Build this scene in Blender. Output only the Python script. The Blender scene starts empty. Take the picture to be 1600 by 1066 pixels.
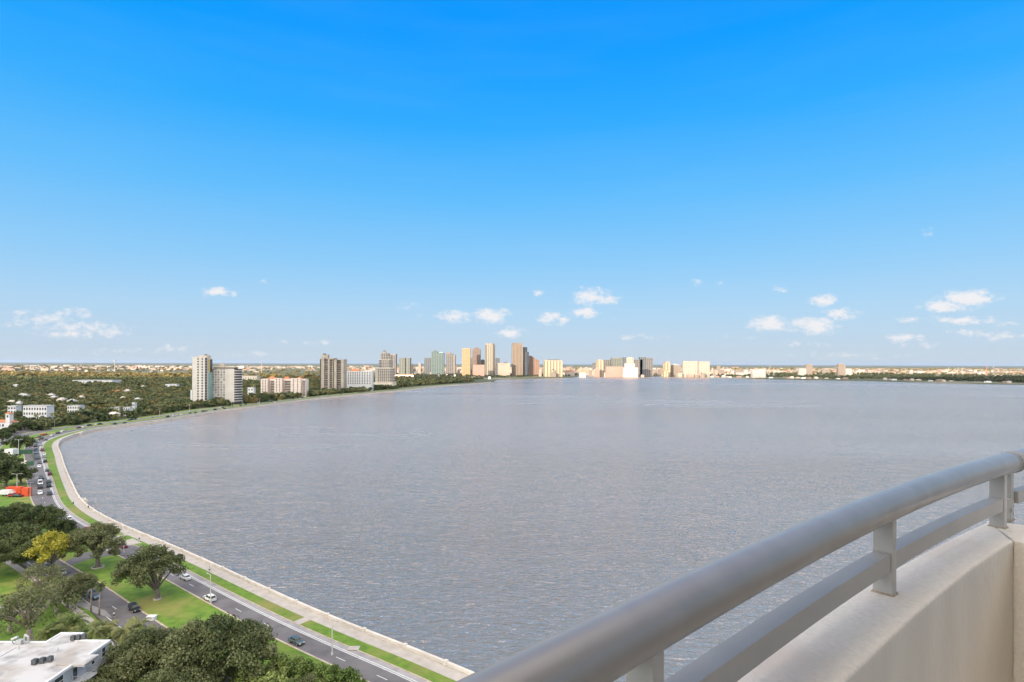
import bpy, math, random
import numpy as np
from mathutils import Vector, Matrix, geometry
HAZE = 9e-6
random.seed(7); RNG = np.random.default_rng(11)
SC = bpy.context.scene; COL = SC.collection
F = 889.0; H = 68.0; ROLL = 0.00356
ca, sa = math.cos(ROLL), math.sin(ROLL)

def ray(px, py):
    u, v = (px-800.0)/F, (568.2-py)/F
    return (u*ca - v*sa, 1.0, u*sa + v*ca)
def P(px, py, z=0.0):                       # ground (or height z) point seen at a photo pixel
    d = ray(px, py); t = (z-H)/d[2]
    return Vector((d[0]*t, t, z))
def PY(px, py, Y):                          # point at depth Y on a photo pixel ray
    d = ray(px, py)
    return Vector((d[0]*Y, Y, H + d[2]*Y))

# ------------------------------------------------------------------ materials
def new_mat(name):
    m = bpy.data.materials.new(name); m.use_nodes = True
    nt = m.node_tree; b = nt.nodes['Principled BSDF']
    return m, nt, b
def N(nt, t, **kw):
    n = nt.nodes.new(t)
    for k, v in kw.items():
        if k.startswith('i_'): n.inputs[k[2:].replace('_', ' ')].default_value = v
        else: setattr(n, k, v)
    return n
def ramp(nt, stops, interp='LINEAR'):
    r = nt.nodes.new('ShaderNodeValToRGB'); cr = r.color_ramp; cr.interpolation = interp
    while len(cr.elements) < len(stops): cr.elements.new(0.5)
    for e, (p, c) in zip(cr.elements, stops):
        e.position = p; e.color = (*c, 1)
    return r
def noise_mat(name, c1, c2, scale=1.0, rough=0.8, bump=0.0, bscale=None, stretch=None, metal=0.0, detail=5, lo=.3, hi=.7, c3=None, scale3=.05, spec=None, bdist=.05):
    m, nt, b = new_mat(name)
    tc = N(nt, 'ShaderNodeTexCoord'); vec = tc.outputs['Object']
    if stretch:
        mp = N(nt, 'ShaderNodeMapping'); mp.inputs['Scale'].default_value = stretch
        nt.links.new(vec, mp.inputs[0]); vec = mp.outputs[0]
    n = N(nt, 'ShaderNodeTexNoise'); n.inputs['Scale'].default_value = scale; n.inputs['Detail'].default_value = detail
    nt.links.new(vec, n.inputs['Vector'])
    r = ramp(nt, [(lo, c1), (hi, c2)]); nt.links.new(n.outputs['Fac'], r.inputs[0])
    out = r.outputs[0]
    if c3:
        n3 = N(nt, 'ShaderNodeTexNoise'); n3.inputs['Scale'].default_value = scale3; n3.inputs['Detail'].default_value = 3
        nt.links.new(vec, n3.inputs['Vector'])
        r3 = ramp(nt, [(.5, (0, 0, 0)), (.68, (1, 1, 1))]); nt.links.new(n3.outputs['Fac'], r3.inputs[0])
        mx = N(nt, 'ShaderNodeMix', data_type='RGBA'); nt.links.new(r3.outputs[0], mx.inputs[0])
        nt.links.new(out, mx.inputs[6]); mx.inputs[7].default_value = (*c3, 1); out = mx.outputs[2]
    nt.links.new(out, b.inputs['Base Color'])
    b.inputs['Roughness'].default_value = rough; b.inputs['Metallic'].default_value = metal
    if spec is not None: b.inputs['Specular IOR Level'].default_value = spec
    if bump:
        nb = N(nt, 'ShaderNodeTexNoise'); nb.inputs['Scale'].default_value = bscale or scale*4; nb.inputs['Detail'].default_value = 4
        nt.links.new(vec, nb.inputs['Vector'])
        bp = N(nt, 'ShaderNodeBump'); bp.inputs['Strength'].default_value = bump; bp.inputs['Distance'].default_value = bdist
        nt.links.new(nb.outputs['Fac'], bp.inputs['Height']); nt.links.new(bp.outputs[0], b.inputs['Normal'])
    return m
def leaf_mat(name, c1, c2, c3, transl=.25, alt=None):
    m, nt, b = new_mat(name)
    g = N(nt, 'ShaderNodeNewGeometry'); tc = N(nt, 'ShaderNodeTexCoord'); oi = N(nt, 'ShaderNodeObjectInfo')
    n = N(nt, 'ShaderNodeTexNoise'); n.inputs['Scale'].default_value = .22; n.inputs['Detail'].default_value = 3
    nt.links.new(g.outputs['Position'], n.inputs['Vector'])
    ad = N(nt, 'ShaderNodeMath', operation='MULTIPLY_ADD'); nt.links.new(g.outputs['Random Per Island'], ad.inputs[0]); ad.inputs[1].default_value = .45
    nt.links.new(n.outputs['Fac'], ad.inputs[2])
    ad2 = N(nt, 'ShaderNodeMath', operation='MULTIPLY_ADD'); nt.links.new(oi.outputs['Random'], ad2.inputs[0]); ad2.inputs[1].default_value = .3
    nt.links.new(ad.outputs[0], ad2.inputs[2])
    nb_ = N(nt, 'ShaderNodeTexNoise'); nb_.inputs['Scale'].default_value = .04; nb_.inputs['Detail'].default_value = 2
    nt.links.new(g.outputs['Position'], nb_.inputs['Vector'])
    ad3 = N(nt, 'ShaderNodeMath', operation='MULTIPLY_ADD'); nt.links.new(nb_.outputs['Fac'], ad3.inputs[0]); ad3.inputs[1].default_value = 1.4
    nt.links.new(ad2.outputs[0], ad3.inputs[2]); ad2 = ad3
    r = ramp(nt, [(.25, c1), (.55, c2), (.95, c3)])
    sub = N(nt, 'ShaderNodeMath', operation='SUBTRACT'); nt.links.new(ad2.outputs[0], sub.inputs[0]); sub.inputs[1].default_value = .86
    nt.links.new(sub.outputs[0], r.inputs[0])
    if alt:
        na = N(nt, 'ShaderNodeTexNoise'); na.inputs['Scale'].default_value = .03; na.inputs['Detail'].default_value = 3; nt.links.new(g.outputs['Position'], na.inputs['Vector'])
        ra = ramp(nt, [(.5, (0, 0, 0)), (.6, (1, 1, 1))]); nt.links.new(na.outputs['Fac'], ra.inputs[0])
        ma = N(nt, 'ShaderNodeMix', data_type='RGBA', blend_type='MULTIPLY'); nt.links.new(ra.outputs[0], ma.inputs[0]); nt.links.new(r.outputs[0], ma.inputs[6]); ma.inputs[7].default_value = (*alt, 1)
        r = ma; r_out = ma.outputs[2]
    else: r_out = r.outputs[0]
    nt.links.new(r_out, b.inputs['Base Color'])
    b.inputs['Roughness'].default_value = .6; b.inputs['Specular IOR Level'].default_value = .3
    tr = N(nt, 'ShaderNodeBsdfTranslucent'); nt.links.new(r_out, tr.inputs[0])
    ms = N(nt, 'ShaderNodeMixShader'); ms.inputs[0].default_value = transl
    nt.links.new(b.outputs[0], ms.inputs[1]); nt.links.new(tr.outputs[0], ms.inputs[2])
    nt.links.new(ms.outputs[0], nt.nodes['Material Output'].inputs[0])
    return m
def facade_mat(name, wall, glass, fh=3.6, ww=3.0, frac=.5, vfrac=.55, rough=.6, grough=.2):
    """real-size grid of glazing between floors and piers (object coordinates)"""
    m, nt, b = new_mat(name)
    tc = N(nt, 'ShaderNodeTexCoord'); sp = N(nt, 'ShaderNodeSeparateXYZ'); nt.links.new(tc.outputs['Object'], sp.inputs[0])
    def cell(sock, size, f):
        d = N(nt, 'ShaderNodeMath', operation='DIVIDE'); nt.links.new(sock, d.inputs[0]); d.inputs[1].default_value = size
        fr = N(nt, 'ShaderNodeMath', operation='FRACT'); nt.links.new(d.outputs[0], fr.inputs[0])
        l = N(nt, 'ShaderNodeMath', operation='LESS_THAN'); nt.links.new(fr.outputs[0], l.inputs[0]); l.inputs[1].default_value = f
        return l.outputs[0]
    add = N(nt, 'ShaderNodeMath', operation='ADD'); nt.links.new(sp.outputs[0], add.inputs[0]); nt.links.new(sp.outputs[1], add.inputs[1])
    a = cell(sp.outputs[2], fh, vfrac); c = cell(add.outputs[0], ww, frac)
    mu = N(nt, 'ShaderNodeMath', operation='MULTIPLY'); nt.links.new(a, mu.inputs[0]); nt.links.new(c, mu.inputs[1])
    g = N(nt, 'ShaderNodeNewGeometry'); sn = N(nt, 'ShaderNodeSeparateXYZ'); nt.links.new(g.outputs['Normal'], sn.inputs[0])
    up = N(nt, 'ShaderNodeMath', operation='LESS_THAN'); nt.links.new(sn.outputs[2], up.inputs[0]); up.inputs[1].default_value = .5
    mu2 = N(nt, 'ShaderNodeMath', operation='MULTIPLY'); nt.links.new(mu.outputs[0], mu2.inputs[0]); nt.links.new(up.outputs[0], mu2.inputs[1])
    nz = N(nt, 'ShaderNodeTexNoise'); nz.inputs['Scale'].default_value = .05; nt.links.new(tc.outputs['Object'], nz.inputs['Vector'])
    wr = ramp(nt, [(.3, tuple(x*.82 for x in wall)), (.7, wall)]); nt.links.new(nz.outputs['Fac'], wr.inputs[0])
    mx = N(nt, 'ShaderNodeMix', data_type='RGBA'); nt.links.new(mu2.outputs[0], mx.inputs[0]); nt.links.new(wr.outputs[0], mx.inputs[6]); mx.inputs[7].default_value = (*glass, 1)
    nt.links.new(mx.outputs[2], b.inputs['Base Color'])
    mr = N(nt, 'ShaderNodeMapRange'); nt.links.new(mu2.outputs[0], mr.inputs[0]); mr.inputs[3].default_value = rough; mr.inputs[4].default_value = grough
    nt.links.new(mr.outputs[0], b.inputs['Roughness'])
    return m

M = {}
M['bark'] = noise_mat('bark', (.09, .075, .06), (.2, .17, .14), 3, .9, .4)
M['pale_bark'] = noise_mat('pale_bark', (.22, .17, .13), (.42, .36, .3), 2, .9, .3)
M['oak'] = leaf_mat('oak_leaves', (.036, .054, .018), (.09, .115, .04), (.19, .2, .09))
M['dark_oak'] = leaf_mat('dark_leaves', (.022, .036, .012), (.058, .085, .026), (.12, .145, .05))
M['lime'] = leaf_mat('lime_leaves', (.1, .13, .015), (.27, .28, .03), (.42, .38, .05))
M['bright'] = leaf_mat('bright_leaves', (.06, .1, .02), (.14, .2, .045), (.25, .3, .09))
M['palm'] = leaf_mat('palm_leaves', (.035, .065, .02), (.1, .15, .04), (.24, .25, .09))
M['wood'] = leaf_mat('wood_leaves', (.04, .062, .022), (.105, .137, .048), (.26, .25, .115), alt=(1.2, .95, .8))
M['shade_wood'] = leaf_mat('shade_tint_leaves', (.012, .02, .008), (.035, .048, .018), (.08, .085, .04), .12)  # far-shore leaves coloured darker to paint in the cloud shade
M['lit_wood'] = leaf_mat('sun_tint_leaves', (.09, .085, .03), (.2, .165, .06), (.34, .26, .09))  # same wood recoloured golden, low sunlight put into the leaf colour
M['grass'] = noise_mat('lawn_grass', (.07, .15, .01), (.155, .25, .024), .35, .9, .5, 6, c3=(.26, .23, .065), scale3=.06, detail=8)
M['verge'] = noise_mat('verge_grass', (.07, .15, .01), (.15, .24, .024), .5, .9, .5, 6, c3=(.22, .2, .06), scale3=.04, detail=8)
M['asphalt'] = noise_mat('asphalt', (.105, .098, .102), (.16, .15, .155), .25, .85, .2, 20, detail=8, c3=(.19, .18, .18), scale3=.03)
M['concrete'] = noise_mat('concrete', (.35, .315, .28), (.45, .415, .375), .4, .85, .2, 8, detail=7)
M['shoulder'] = noise_mat('shoulder_concrete', (.24, .23, .23), (.34, .325, .32), .3, .85, .2, 9, detail=7)
M['kerb'] = noise_mat('kerb_concrete', (.38, .3, .24), (.52, .44, .36), .6, .85)
M['seawall'] = noise_mat('seawall_concrete', (.5, .455, .4), (.66, .61, .545), .3, .8, .2, 5, detail=7)
M['paint'] = noise_mat('road_paint', (.5, .5, .5), (.75, .75, .74), 2, .6)
M['soil'] = noise_mat('soil', (.06, .07, .03), (.15, .14, .07), .05, .95, 0, detail=9, c3=(.3, .27, .22), scale3=.02)
M['whitepaint'] = noise_mat('white_paint', (.6, .6, .61), (.74, .74, .74), .7, .55)
M['roofwhite'] = noise_mat('white_roof', (.3, .29, .285), (.5, .49, .485), .28, .8, .15, 3, detail=10, lo=.38, hi=.52, c3=(.36, .325, .29), scale3=.16)
M['paleblue'] = noise_mat('grey_blue_paint', (.4, .43, .47), (.48, .5, .54), .5, .6)
M['glass'] = noise_mat('dark_glass', (.02, .03, .035), (.06, .075, .08), .3, .12)
M['tyre'] = noise_mat('tyre_rubber', (.01, .01, .01), (.02, .02, .02), 5, .8)
M['metal'] = noise_mat('galvanised_metal', (.4, .4, .4), (.55, .55, .54), 3, .45, metal=.3)
M['darkmetal'] = noise_mat('dark_metal', (.05, .055, .06), (.12, .125, .13), 3, .5)
M['lamppole'] = noise_mat('lamp_pole_concrete', (.5, .48, .44), (.62, .6, .56), 1, .7)
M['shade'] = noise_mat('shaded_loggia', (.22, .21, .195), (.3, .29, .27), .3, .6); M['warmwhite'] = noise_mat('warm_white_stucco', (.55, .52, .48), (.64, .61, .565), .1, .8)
M['city_cream'] = noise_mat('city_cream', (0.234, 0.195, 0.157), (0.328, 0.281, 0.232), .02, .85); M['city_white'] = noise_mat('city_white', (0.296, 0.273, 0.256), (0.39, 0.359, 0.339), .02, .85); M['city_tan'] = noise_mat('city_tan', (0.156, 0.129, 0.107), (0.218, 0.187, 0.157), .02, .85); M['city_pink'] = noise_mat('city_pink', (0.234, 0.156, 0.132), (0.296, 0.203, 0.165), .02, .85)
M['terracotta'] = noise_mat('terracotta', (.42, .12, .05), (.6, .22, .1), 1, .8)
M['pink'] = noise_mat('pink_stucco', (.64, .54, .48), (.74, .64, .57), .2, .8)
M['cream'] = noise_mat('cream_stucco', (.6, .52, .42), (.72, .65, .55), .1, .8)
M['tan'] = noise_mat('tan_concrete', (.4, .35, .29), (.52, .46, .4), .1, .8)
M['brownpier'] = noise_mat('taupe_concrete', (.34, .3, .25), (.44, .39, .33), .1, .8)
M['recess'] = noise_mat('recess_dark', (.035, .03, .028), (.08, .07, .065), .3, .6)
M['teal'] = noise_mat('teal_glass', (.16, .33, .32), (.3, .46, .44), .2, .3)
M['skin'] = noise_mat('skin', (.4, .25, .18), (.5, .32, .24), 5, .6)
M['cloth_dark'] = noise_mat('dark_cloth', (.02, .02, .03), (.04, .04, .05), 5, .9)
M['cloth_white'] = noise_mat('white_cloth', (.6, .6, .62), (.7, .7, .7), 5, .9)
M['courtgreen'] = noise_mat('court_green', (.04, .12, .07), (.07, .17, .1), .3, .8)
M['orange'] = noise_mat('orange_steel', (.6, .07, .02), (.75, .11, .03), .6, .5)
M['lampglass'] = noise_mat('lamp_lens', (.7, .7, .68), (.8, .8, .78), 3, .3)
def paint(name, c, rough=.42, metal=.1):
    m = noise_mat(name, tuple(x*.92 for x in c), c, 2, rough, metal=metal)
    m.node_tree.nodes['Principled BSDF'].inputs['Coat Weight'].default_value = .12
    return m
CAR = {'white': paint('white_car_paint', (.78, .78, .78)), 'silver': paint('silver_car_paint', (.42, .44, .46), .3, .5), 'black': paint('black_car_paint', (.02, .022, .026)),
       'grey': paint('grey_car_paint', (.09, .1, .11), .3, .4), 'blue': paint('blue_car_paint', (.12, .2, .3), .3, .3), 'navy': paint('navy_car_paint', (.03, .04, .1)),
       'red': paint('red_car_paint', (.4, .03, .03)), 'maroon': paint('maroon_car_paint', (.13, .02, .025)), 'green': paint('green_grey_car_paint', (.1, .14, .14), .3, .4)}

# ------------------------------------------------------------------ mesh builder
class MB:
    def __init__(s): s.v = []; s.f = []; s.m = []
    def add(s, vs, fs, mi=0):
        o = len(s.v); s.v += [tuple(v) for v in vs]
        for f in fs: s.f.append([i+o for i in f]); s.m.append(mi)
    def box(s, x0, x1, y0, y1, z0, z1, mi=0):
        v = [(x0,y0,z0),(x1,y0,z0),(x1,y1,z0),(x0,y1,z0),(x0,y0,z1),(x1,y0,z1),(x1,y1,z1),(x0,y1,z1)]
        s.add(v, [(3,2,1,0),(4,5,6,7),(0,1,5,4),(1,2,6,5),(2,3,7,6),(3,0,4,7)], mi)
    def prism(s, poly, z0, z1, mi=0, taper=None):
        n = len(poly)
        top = poly if taper is None else taper
        v = [(x, y, z0) for x, y in poly] + [(x, y, z1) for x, y in top]
        s.add(v, [list(range(n))[::-1], list(range(n, 2*n))] + [(i, (i+1) % n, n+(i+1) % n, n+i) for i in range(n)], mi)
    def tube(s, pts, rads, n=7, mi=0):
        pts = [Vector(p) for p in pts]; rings = []
        for i, p in enumerate(pts):
            d = (pts[min(i+1, len(pts)-1)] - pts[max(i-1, 0)]).normalized()
            a = Vector((0, 0, 1)) if abs(d.z) < .9 else Vector((1, 0, 0))
            x = d.cross(a).normalized(); y = d.cross(x)
            rings += [p + (x*math.cos(2*math.pi*k/n) + y*math.sin(2*math.pi*k/n))*rads[i] for k in range(n)]
        fs = []
        for i in range(len(pts)-1):
            for k in range(n):
                a = i*n+k; b = i*n+(k+1) % n; fs.append((a, b, b+n, a+n))
        fs.append(list(range(n))[::-1]); fs.append(list(range((len(pts)-1)*n, len(pts)*n)))
        s.add(rings, fs, mi)
    def build(s, name, mats, parent=None, smooth=False, loc=None):
        me = bpy.data.meshes.new(name)
        me.from_pydata(s.v, [], s.f)
        if not isinstance(mats, (list, tuple)): mats = [mats]
        for m in mats: me.materials.append(m)
        if len(mats) > 1: me.polygons.foreach_set('material_index', s.m)
        if smooth: me.polygons.foreach_set('use_smooth', [True]*len(me.polygons))
        me.update()
        import bmesh
        bm = bmesh.new(); bm.from_mesh(me); bmesh.ops.recalc_face_normals(bm, faces=bm.faces); bm.to_mesh(me); bm.free()
        return link(name, me, parent, loc)
def link(name, me, parent=None, loc=None):
    o = bpy.data.objects.new(name, me); COL.objects.link(o)
    if parent: o.parent = parent
    if loc is not None: o.location = loc
    return o
def fast_mesh(name, V, Q, mat, smooth=False):
    me = bpy.data.meshes.new(name)
    V = np.asarray(V, dtype=np.float32); Q = np.asarray(Q, dtype=np.int32); k = Q.shape[1]
    me.vertices.add(len(V)); me.vertices.foreach_set('co', V.ravel())
    me.loops.add(Q.size); me.loops.foreach_set('vertex_index', Q.ravel())
    me.polygons.add(len(Q)); me.polygons.foreach_set('loop_start', np.arange(0, Q.size, k, dtype=np.int32))
    me.update(calc_edges=True); me.validate()
    me.materials.append(mat)
    if smooth: me.polygons.foreach_set('use_smooth', [True]*len(me.polygons))
    return me
def tag(o, label=None, cat=None, group=None, kind=None):
    if label: o['label'] = label
    if cat: o['category'] = cat
    if group: o['group'] = group
    if kind: o['kind'] = kind
    return o
def empty(name, loc, label, cat, group=None, rz=0):
    o = bpy.data.objects.new(name, None); COL.objects.link(o); o.location = loc; o.rotation_euler.z = rz
    o.empty_display_size = 1
    return tag(o, label, cat, group)
def copy_tree(o, parent=None):
    c = o.copy(); COL.objects.link(c); c.parent = parent
    for ch in list(KIDS.get(o.name, [])): copy_tree(ch, c)
    return c
KIDS = {}
def remember(root):
    def rec(o):
        ch = [c for c in COL.objects if c.parent == o]
        KIDS[o.name] = ch
        for c in ch: rec(c)
    rec(root)

# ------------------------------------------------------------------ shoreline and ribbons
near_px = [(737,1056),(675,1027.5),(600,1000),(510,964),(420,924),(350,891),(299,867.6),(231,839),(190,822),(155,804),(127,782.7),(112.6,755.7),(101.4,730),(95.7,711),(90.5,699),(92,691.5),(101.4,684.8),(124,677),(146,671.3),(180,666.2),(255.6,656.5),(303.8,648.7),(331,643.8),(358.8,640),(400,635.5),(445,629),(510,621.5),(575,615.2),(640,609),(673.8,604.9),(730,600.3),(767.6,597.3)]
pts = [P(x, y).xy for x, y in near_px]
d0 = (pts[0]-pts[2]).normalized()
pts = [pts[0]+d0*k for k in (260, 130, 50)] + pts
def catmull(ps, step):
    out = []
    for i in range(len(ps)-1):
        p0 = ps[max(i-1, 0)]; p1 = ps[i]; p2 = ps[i+1]; p3 = ps[min(i+2, len(ps)-1)]
        n = max(2, int((p2-p1).length/step))
        for k in range(n):
            t = k/n
            out.append(0.5*((2*p1) + (p2-p0)*t + (2*p0-5*p1+4*p2-p3)*t*t + (3*p1-p0-3*p2+p3)*t**3))
    out.append(ps[-1]); return out
shore = catmull(pts, 6)
for _ in range(6):                           # smooth
    shore = [shore[0]] + [(shore[i-1]+2*shore[i]+shore[i+1])/4 for i in range(1, len(shore)-1)] + [shore[-1]]
nrm = []
for i in range(len(shore)):
    d = (shore[min(i+2, len(shore)-1)] - shore[max(i-2, 0)]).normalized()
    nrm.append(Vector((d.y, -d.x))*-1.0)      # inland = left of travel direction (travelling away with water on the right)
for _ in range(4):
    nrm = [nrm[0]] + [(nrm[i-1]+2*nrm[i]+nrm[i+1]).normalized() for i in range(1, len(nrm)-1)] + [nrm[-1]]
SARR = np.array([[p.x, p.y] for p in shore]); 
def interp(table):
    xs = [a for a, _ in table]; ys = [b for _, b in table]
    return [float(np.interp(p.y, xs, ys)) for p in shore]
def C(v): return [v]*len(shore)
OFF = {'wall_in': C(.5), 'walk_in': C(3.9), 'verge_in': interp([(0, 7.2), (330, 7.6), (430, 9.5), (560, 9), (700, 8)]),
       'line': interp([(0, 9.2), (330, 9.6), (430, 11.5), (560, 11), (700, 10)]),
       'road_out': interp([(0, 14.7), (200, 14.9), (300, 18.0), (430, 20.5), (560, 20), (700, 17)]),
       'r2_in': interp([(0, 27.8), (200, 29), (300, 31), (420, 37), (560, 35), (700, 29)]),
       'r2_out': interp([(0, 36), (200, 37.4), (300, 39.4), (420, 46), (560, 45), (700, 37.5)])}
def off(a, i, extra=0):
    v = (OFF[a][i] if isinstance(a, str) else a) + extra
    return shore[i] + nrm[i]*v
YMAX = {'road': 1500}
def ribbon(name, a, b, z0, z1, mat, kind='structure', da=0, db=0, i0=0, i1=None, gaps=()):
    i1 = i1 or len(shore)
    mb = MB(); V = []; fs = []
    idx = list(range(i0, i1))
    for i in idx:
        p = off(a, i, da); q = off(b, i, db)
        V += [(p.x, p.y, z1), (q.x, q.y, z1), (p.x, p.y, z0), (q.x, q.y, z0)]
    for k in range(len(idx)-1):
        o = k*4
        fs += [(o, o+1, o+5, o+4), (o, o+4, o+6, o+2), (o+1, o+3, o+7, o+5)]
    mb.add(V, fs)
    ob = mb.build(name, mat)
    if kind: tag(ob, kind=kind)
    return ob
def dist_off(x, y):                           # distance inland from the shoreline (positive inland)
    d = SARR - np.array([x, y]); k = int(np.argmin((d**2).sum(1)))
    v = Vector((x, y)) - shore[k]
    return v.dot(nrm[k]), k

# ------------------------------------------------------------------ ground and water
far_px = [(772,595.5),(776,593),(824,591.6),(860,590.6),(880,590.2),(896,589.7),(905.6,587),(950,586.6),(990,586.8),(1060,588.6),(1140,590.6),(1214,592.6),(1303,594),(1360,594.9),(1470,598.5),(1551,600),(1600,600.7)]
fp = [P(x, y).xy for x, y in far_px]
coast = list(shore) + fp + [Vector((2600, 1500)), Vector((4200, 1300))]
outer = [Vector((60000, 1300)), Vector((60000, 60000)), Vector((-60000, 60000)), Vector((-60000, -4000)), Vector((shore[0].x-10, -4000))]
poly = coast + outer
tri = geometry.tessellate_polygon([[Vector((p.x, p.y, 0)) for p in poly]])
mb = MB(); n = len(poly)
mb.add([(p.x, p.y, 0) for p in poly], [list(t) for t in tri])
mb.add([(p.x, p.y, 0) for p in coast] + [(p.x, p.y, -3) for p in coast], [(i, i+1, len(coast)+i+1, len(coast)+i) for i in range(len(coast)-1)])
m, nt, b = new_mat('land')
g = N(nt, 'ShaderNodeNewGeometry')
n1 = N(nt, 'ShaderNodeTexNoise'); n1.inputs['Scale'].default_value = .02; n1.inputs['Detail'].default_value = 9
n2 = N(nt, 'ShaderNodeTexNoise'); n2.inputs['Scale'].default_value = .0025; n2.inputs['Detail'].default_value = 6
for x in (n1, n2): nt.links.new(g.outputs['Position'], x.inputs['Vector'])
r1 = ramp(nt, [(.3, (.035, .05, .018)), (.55, (.07, .08, .035)), (.75, (.13, .12, .06))]); nt.links.new(n1.outputs['Fac'], r1.inputs[0])
r2 = ramp(nt, [(.54, (0, 0, 0)), (.6, (1, 1, 1))]); nt.links.new(n2.outputs['Fac'], r2.inputs[0])
mx = N(nt, 'ShaderNodeMix', data_type='RGBA'); nt.links.new(r2.outputs[0], mx.inputs[0]); nt.links.new(r1.outputs[0], mx.inputs[6]); mx.inputs[7].default_value = (.17, .16, .11, 1)
nt.links.new(mx.outputs[2], b.inputs['Base Color']); b.inputs['Roughness'].default_value = .95
M['land'] = m
tag(mb.build('ground', M['land']), kind='structure')

m, nt, b = new_mat('bay_water'); M['water'] = m
g = N(nt, 'ShaderNodeNewGeometry')
mp = N(nt, 'ShaderNodeMapping'); mp.inputs['Scale'].default_value = (.3, .62, 1); mp.inputs['Rotation'].default_value = (0, 0, .12)
nt.links.new(g.outputs['Position'], mp.inputs[0])
w1 = N(nt, 'ShaderNodeTexNoise'); w1.inputs['Scale'].default_value = 1.1; w1.inputs['Detail'].default_value = 3.5; w1.inputs['Roughness'].default_value = .55; w1.inputs['Distortion'].default_value = .6
w2 = N(nt, 'ShaderNodeTexNoise'); w2.inputs['Scale'].default_value = .2; w2.inputs['Detail'].default_value = 2
for x in (w1, w2): nt.links.new(mp.outputs[0], x.inputs['Vector'])
ad = N(nt, 'ShaderNodeMath', operation='MULTIPLY_ADD'); nt.links.new(w2.outputs['Fac'], ad.inputs[0]); ad.inputs[1].default_value = 1.2; nt.links.new(w1.outputs['Fac'], ad.inputs[2])
bp = N(nt, 'ShaderNodeBump'); bp.inputs['Strength'].default_value = 1; bp.inputs['Distance'].default_value = 2.0
nt.links.new(ad.outputs[0], bp.inputs['Height'])
mp2 = N(nt, 'ShaderNodeMapping'); mp2.inputs['Scale'].default_value = (.0012, .006, 1); nt.links.new(g.outputs['Position'], mp2.inputs[0])
w3 = N(nt, 'ShaderNodeTexNoise'); w3.inputs['Scale'].default_value = 1; w3.inputs['Detail'].default_value = 5; nt.links.new(mp2.outputs[0], w3.inputs['Vector'])
cr = ramp(nt, [(.35, (.088, .09, .09)), (.65, (.113, .115, .114))]); nt.links.new(w3.outputs['Fac'], cr.inputs[0])
nt.nodes.remove(b); body = N(nt, 'ShaderNodeBsdfDiffuse'); nt.links.new(cr.outputs[0], body.inputs['Color'])
gl = N(nt, 'ShaderNodeBsdfGlossy'); gl.inputs['Color'].default_value = (1, .83, .7, 1); nt.links.new(bp.outputs[0], gl.inputs['Normal'])
rr = N(nt, 'ShaderNodeMapRange'); nt.links.new(w3.outputs['Fac'], rr.inputs[0]); rr.inputs[1].default_value = .3; rr.inputs[2].default_value = .7; rr.inputs[3].default_value = .17; rr.inputs[4].default_value = .3; nt.links.new(rr.outputs[0], gl.inputs['Roughness'])
fr = N(nt, 'ShaderNodeFresnel'); fr.inputs['IOR'].default_value = 1.34; nt.links.new(bp.outputs[0], fr.inputs['Normal'])
frc = N(nt, 'ShaderNodeMapRange'); nt.links.new(fr.outputs[0], frc.inputs[0]); frc.inputs[1].default_value = 0; frc.inputs[2].default_value = 1; frc.inputs[3].default_value = 0; frc.inputs[4].default_value = .66
wm = N(nt, 'ShaderNodeMixShader'); nt.links.new(frc.outputs[0], wm.inputs[0]); nt.links.new(body.outputs[0], wm.inputs[1]); nt.links.new(gl.outputs[0], wm.inputs[2]); nt.links.new(wm.outputs[0], nt.nodes['Material Output'].inputs[0])
mb = MB(); mb.add([(-3500, -3900, -1.6), (59000, -3900, -1.6), (59000, 4500, -1.6), (-3500, 4500, -1.6)], [(0, 1, 2, 3)])
tag(mb.build('water', M['water']), kind='structure')

# promenade, verge, roads
ROADEND = next(i for i, p in enumerate(shore) if p.y > 1900)
# (a) promenade and verge
ribbon('pavement', .45, 'walk_in', -.1, .16, M['concrete'])
gap_px = [(470, 972), (212, 838)]
gap_idx = []
for gx, gy in gap_px:
    q = P(gx, gy); gap_idx.append(dist_off(q.x, q.y)[1])
starts = sorted(gap_idx); prev = 0
segs = []
for k in starts: segs.append((prev, k+1)); prev = k+1
segs.append((prev, len(shore)))
mbv = MB()
for (a0, a1) in segs:
    idx = list(range(a0, a1)); V = []; fs = []
    for i in idx:
        p = off(3.9, i, .02); q = off('verge_in', i, -.22)
        if i == a0 and a0 > 0: p = off(3.9, i-1, .02).lerp(p, .68); q = off('verge_in', i-1, -.22).lerp(q, .68)
        if i == a1-1 and a1 < len(shore)-1: p = p.lerp(off(3.9, i+1, .02), .3); q = q.lerp(off('verge_in', i+1, -.22), .3)
        V += [(p.x, p.y, .15), (q.x, q.y, .15), (p.x, p.y, -.1), (q.x, q.y, -.1)]
    for k in range(len(idx)-1):
        o = k*4; fs += [(o, o+1, o+5, o+4), (o, o+4, o+6, o+2), (o+1, o+3, o+7, o+5)]
    o = len(V)-4; fs += [(0, 1, 3, 2), (o, o+1, o+3, o+2)]
    mbv.add(V, fs)
tag(mbv.build('grass_verge', M['verge']), kind='structure')
ribbon('path', 3.88, 'verge_in', -.1, .13, M['concrete'])
ribbon('kerb', 'verge_in', 'verge_in', -.1, .17, M['kerb'], da=-.2, db=.02, i1=ROADEND)
ribbon('road_shoulder', 'verge_in', 'line', -.1, .034, M['shoulder'], i1=ROADEND)
ribbon('road', 'line', 'road_out', -.1, .03, M['asphalt'], i1=ROADEND)
ribbon('kerb', 'road_out', 'road_out', -.1, .17, M['kerb'], da=0, db=.45, i1=ROADEND)
ribbon('median_lawn', 'road_out', 'r2_in', -.1, .14, M['grass'], da=.45, db=-.45, i1=ROADEND)
ribbon('kerb', 'r2_in', 'r2_in', -.1, .17, M['kerb'], da=-.45, db=0, i1=ROADEND)
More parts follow.
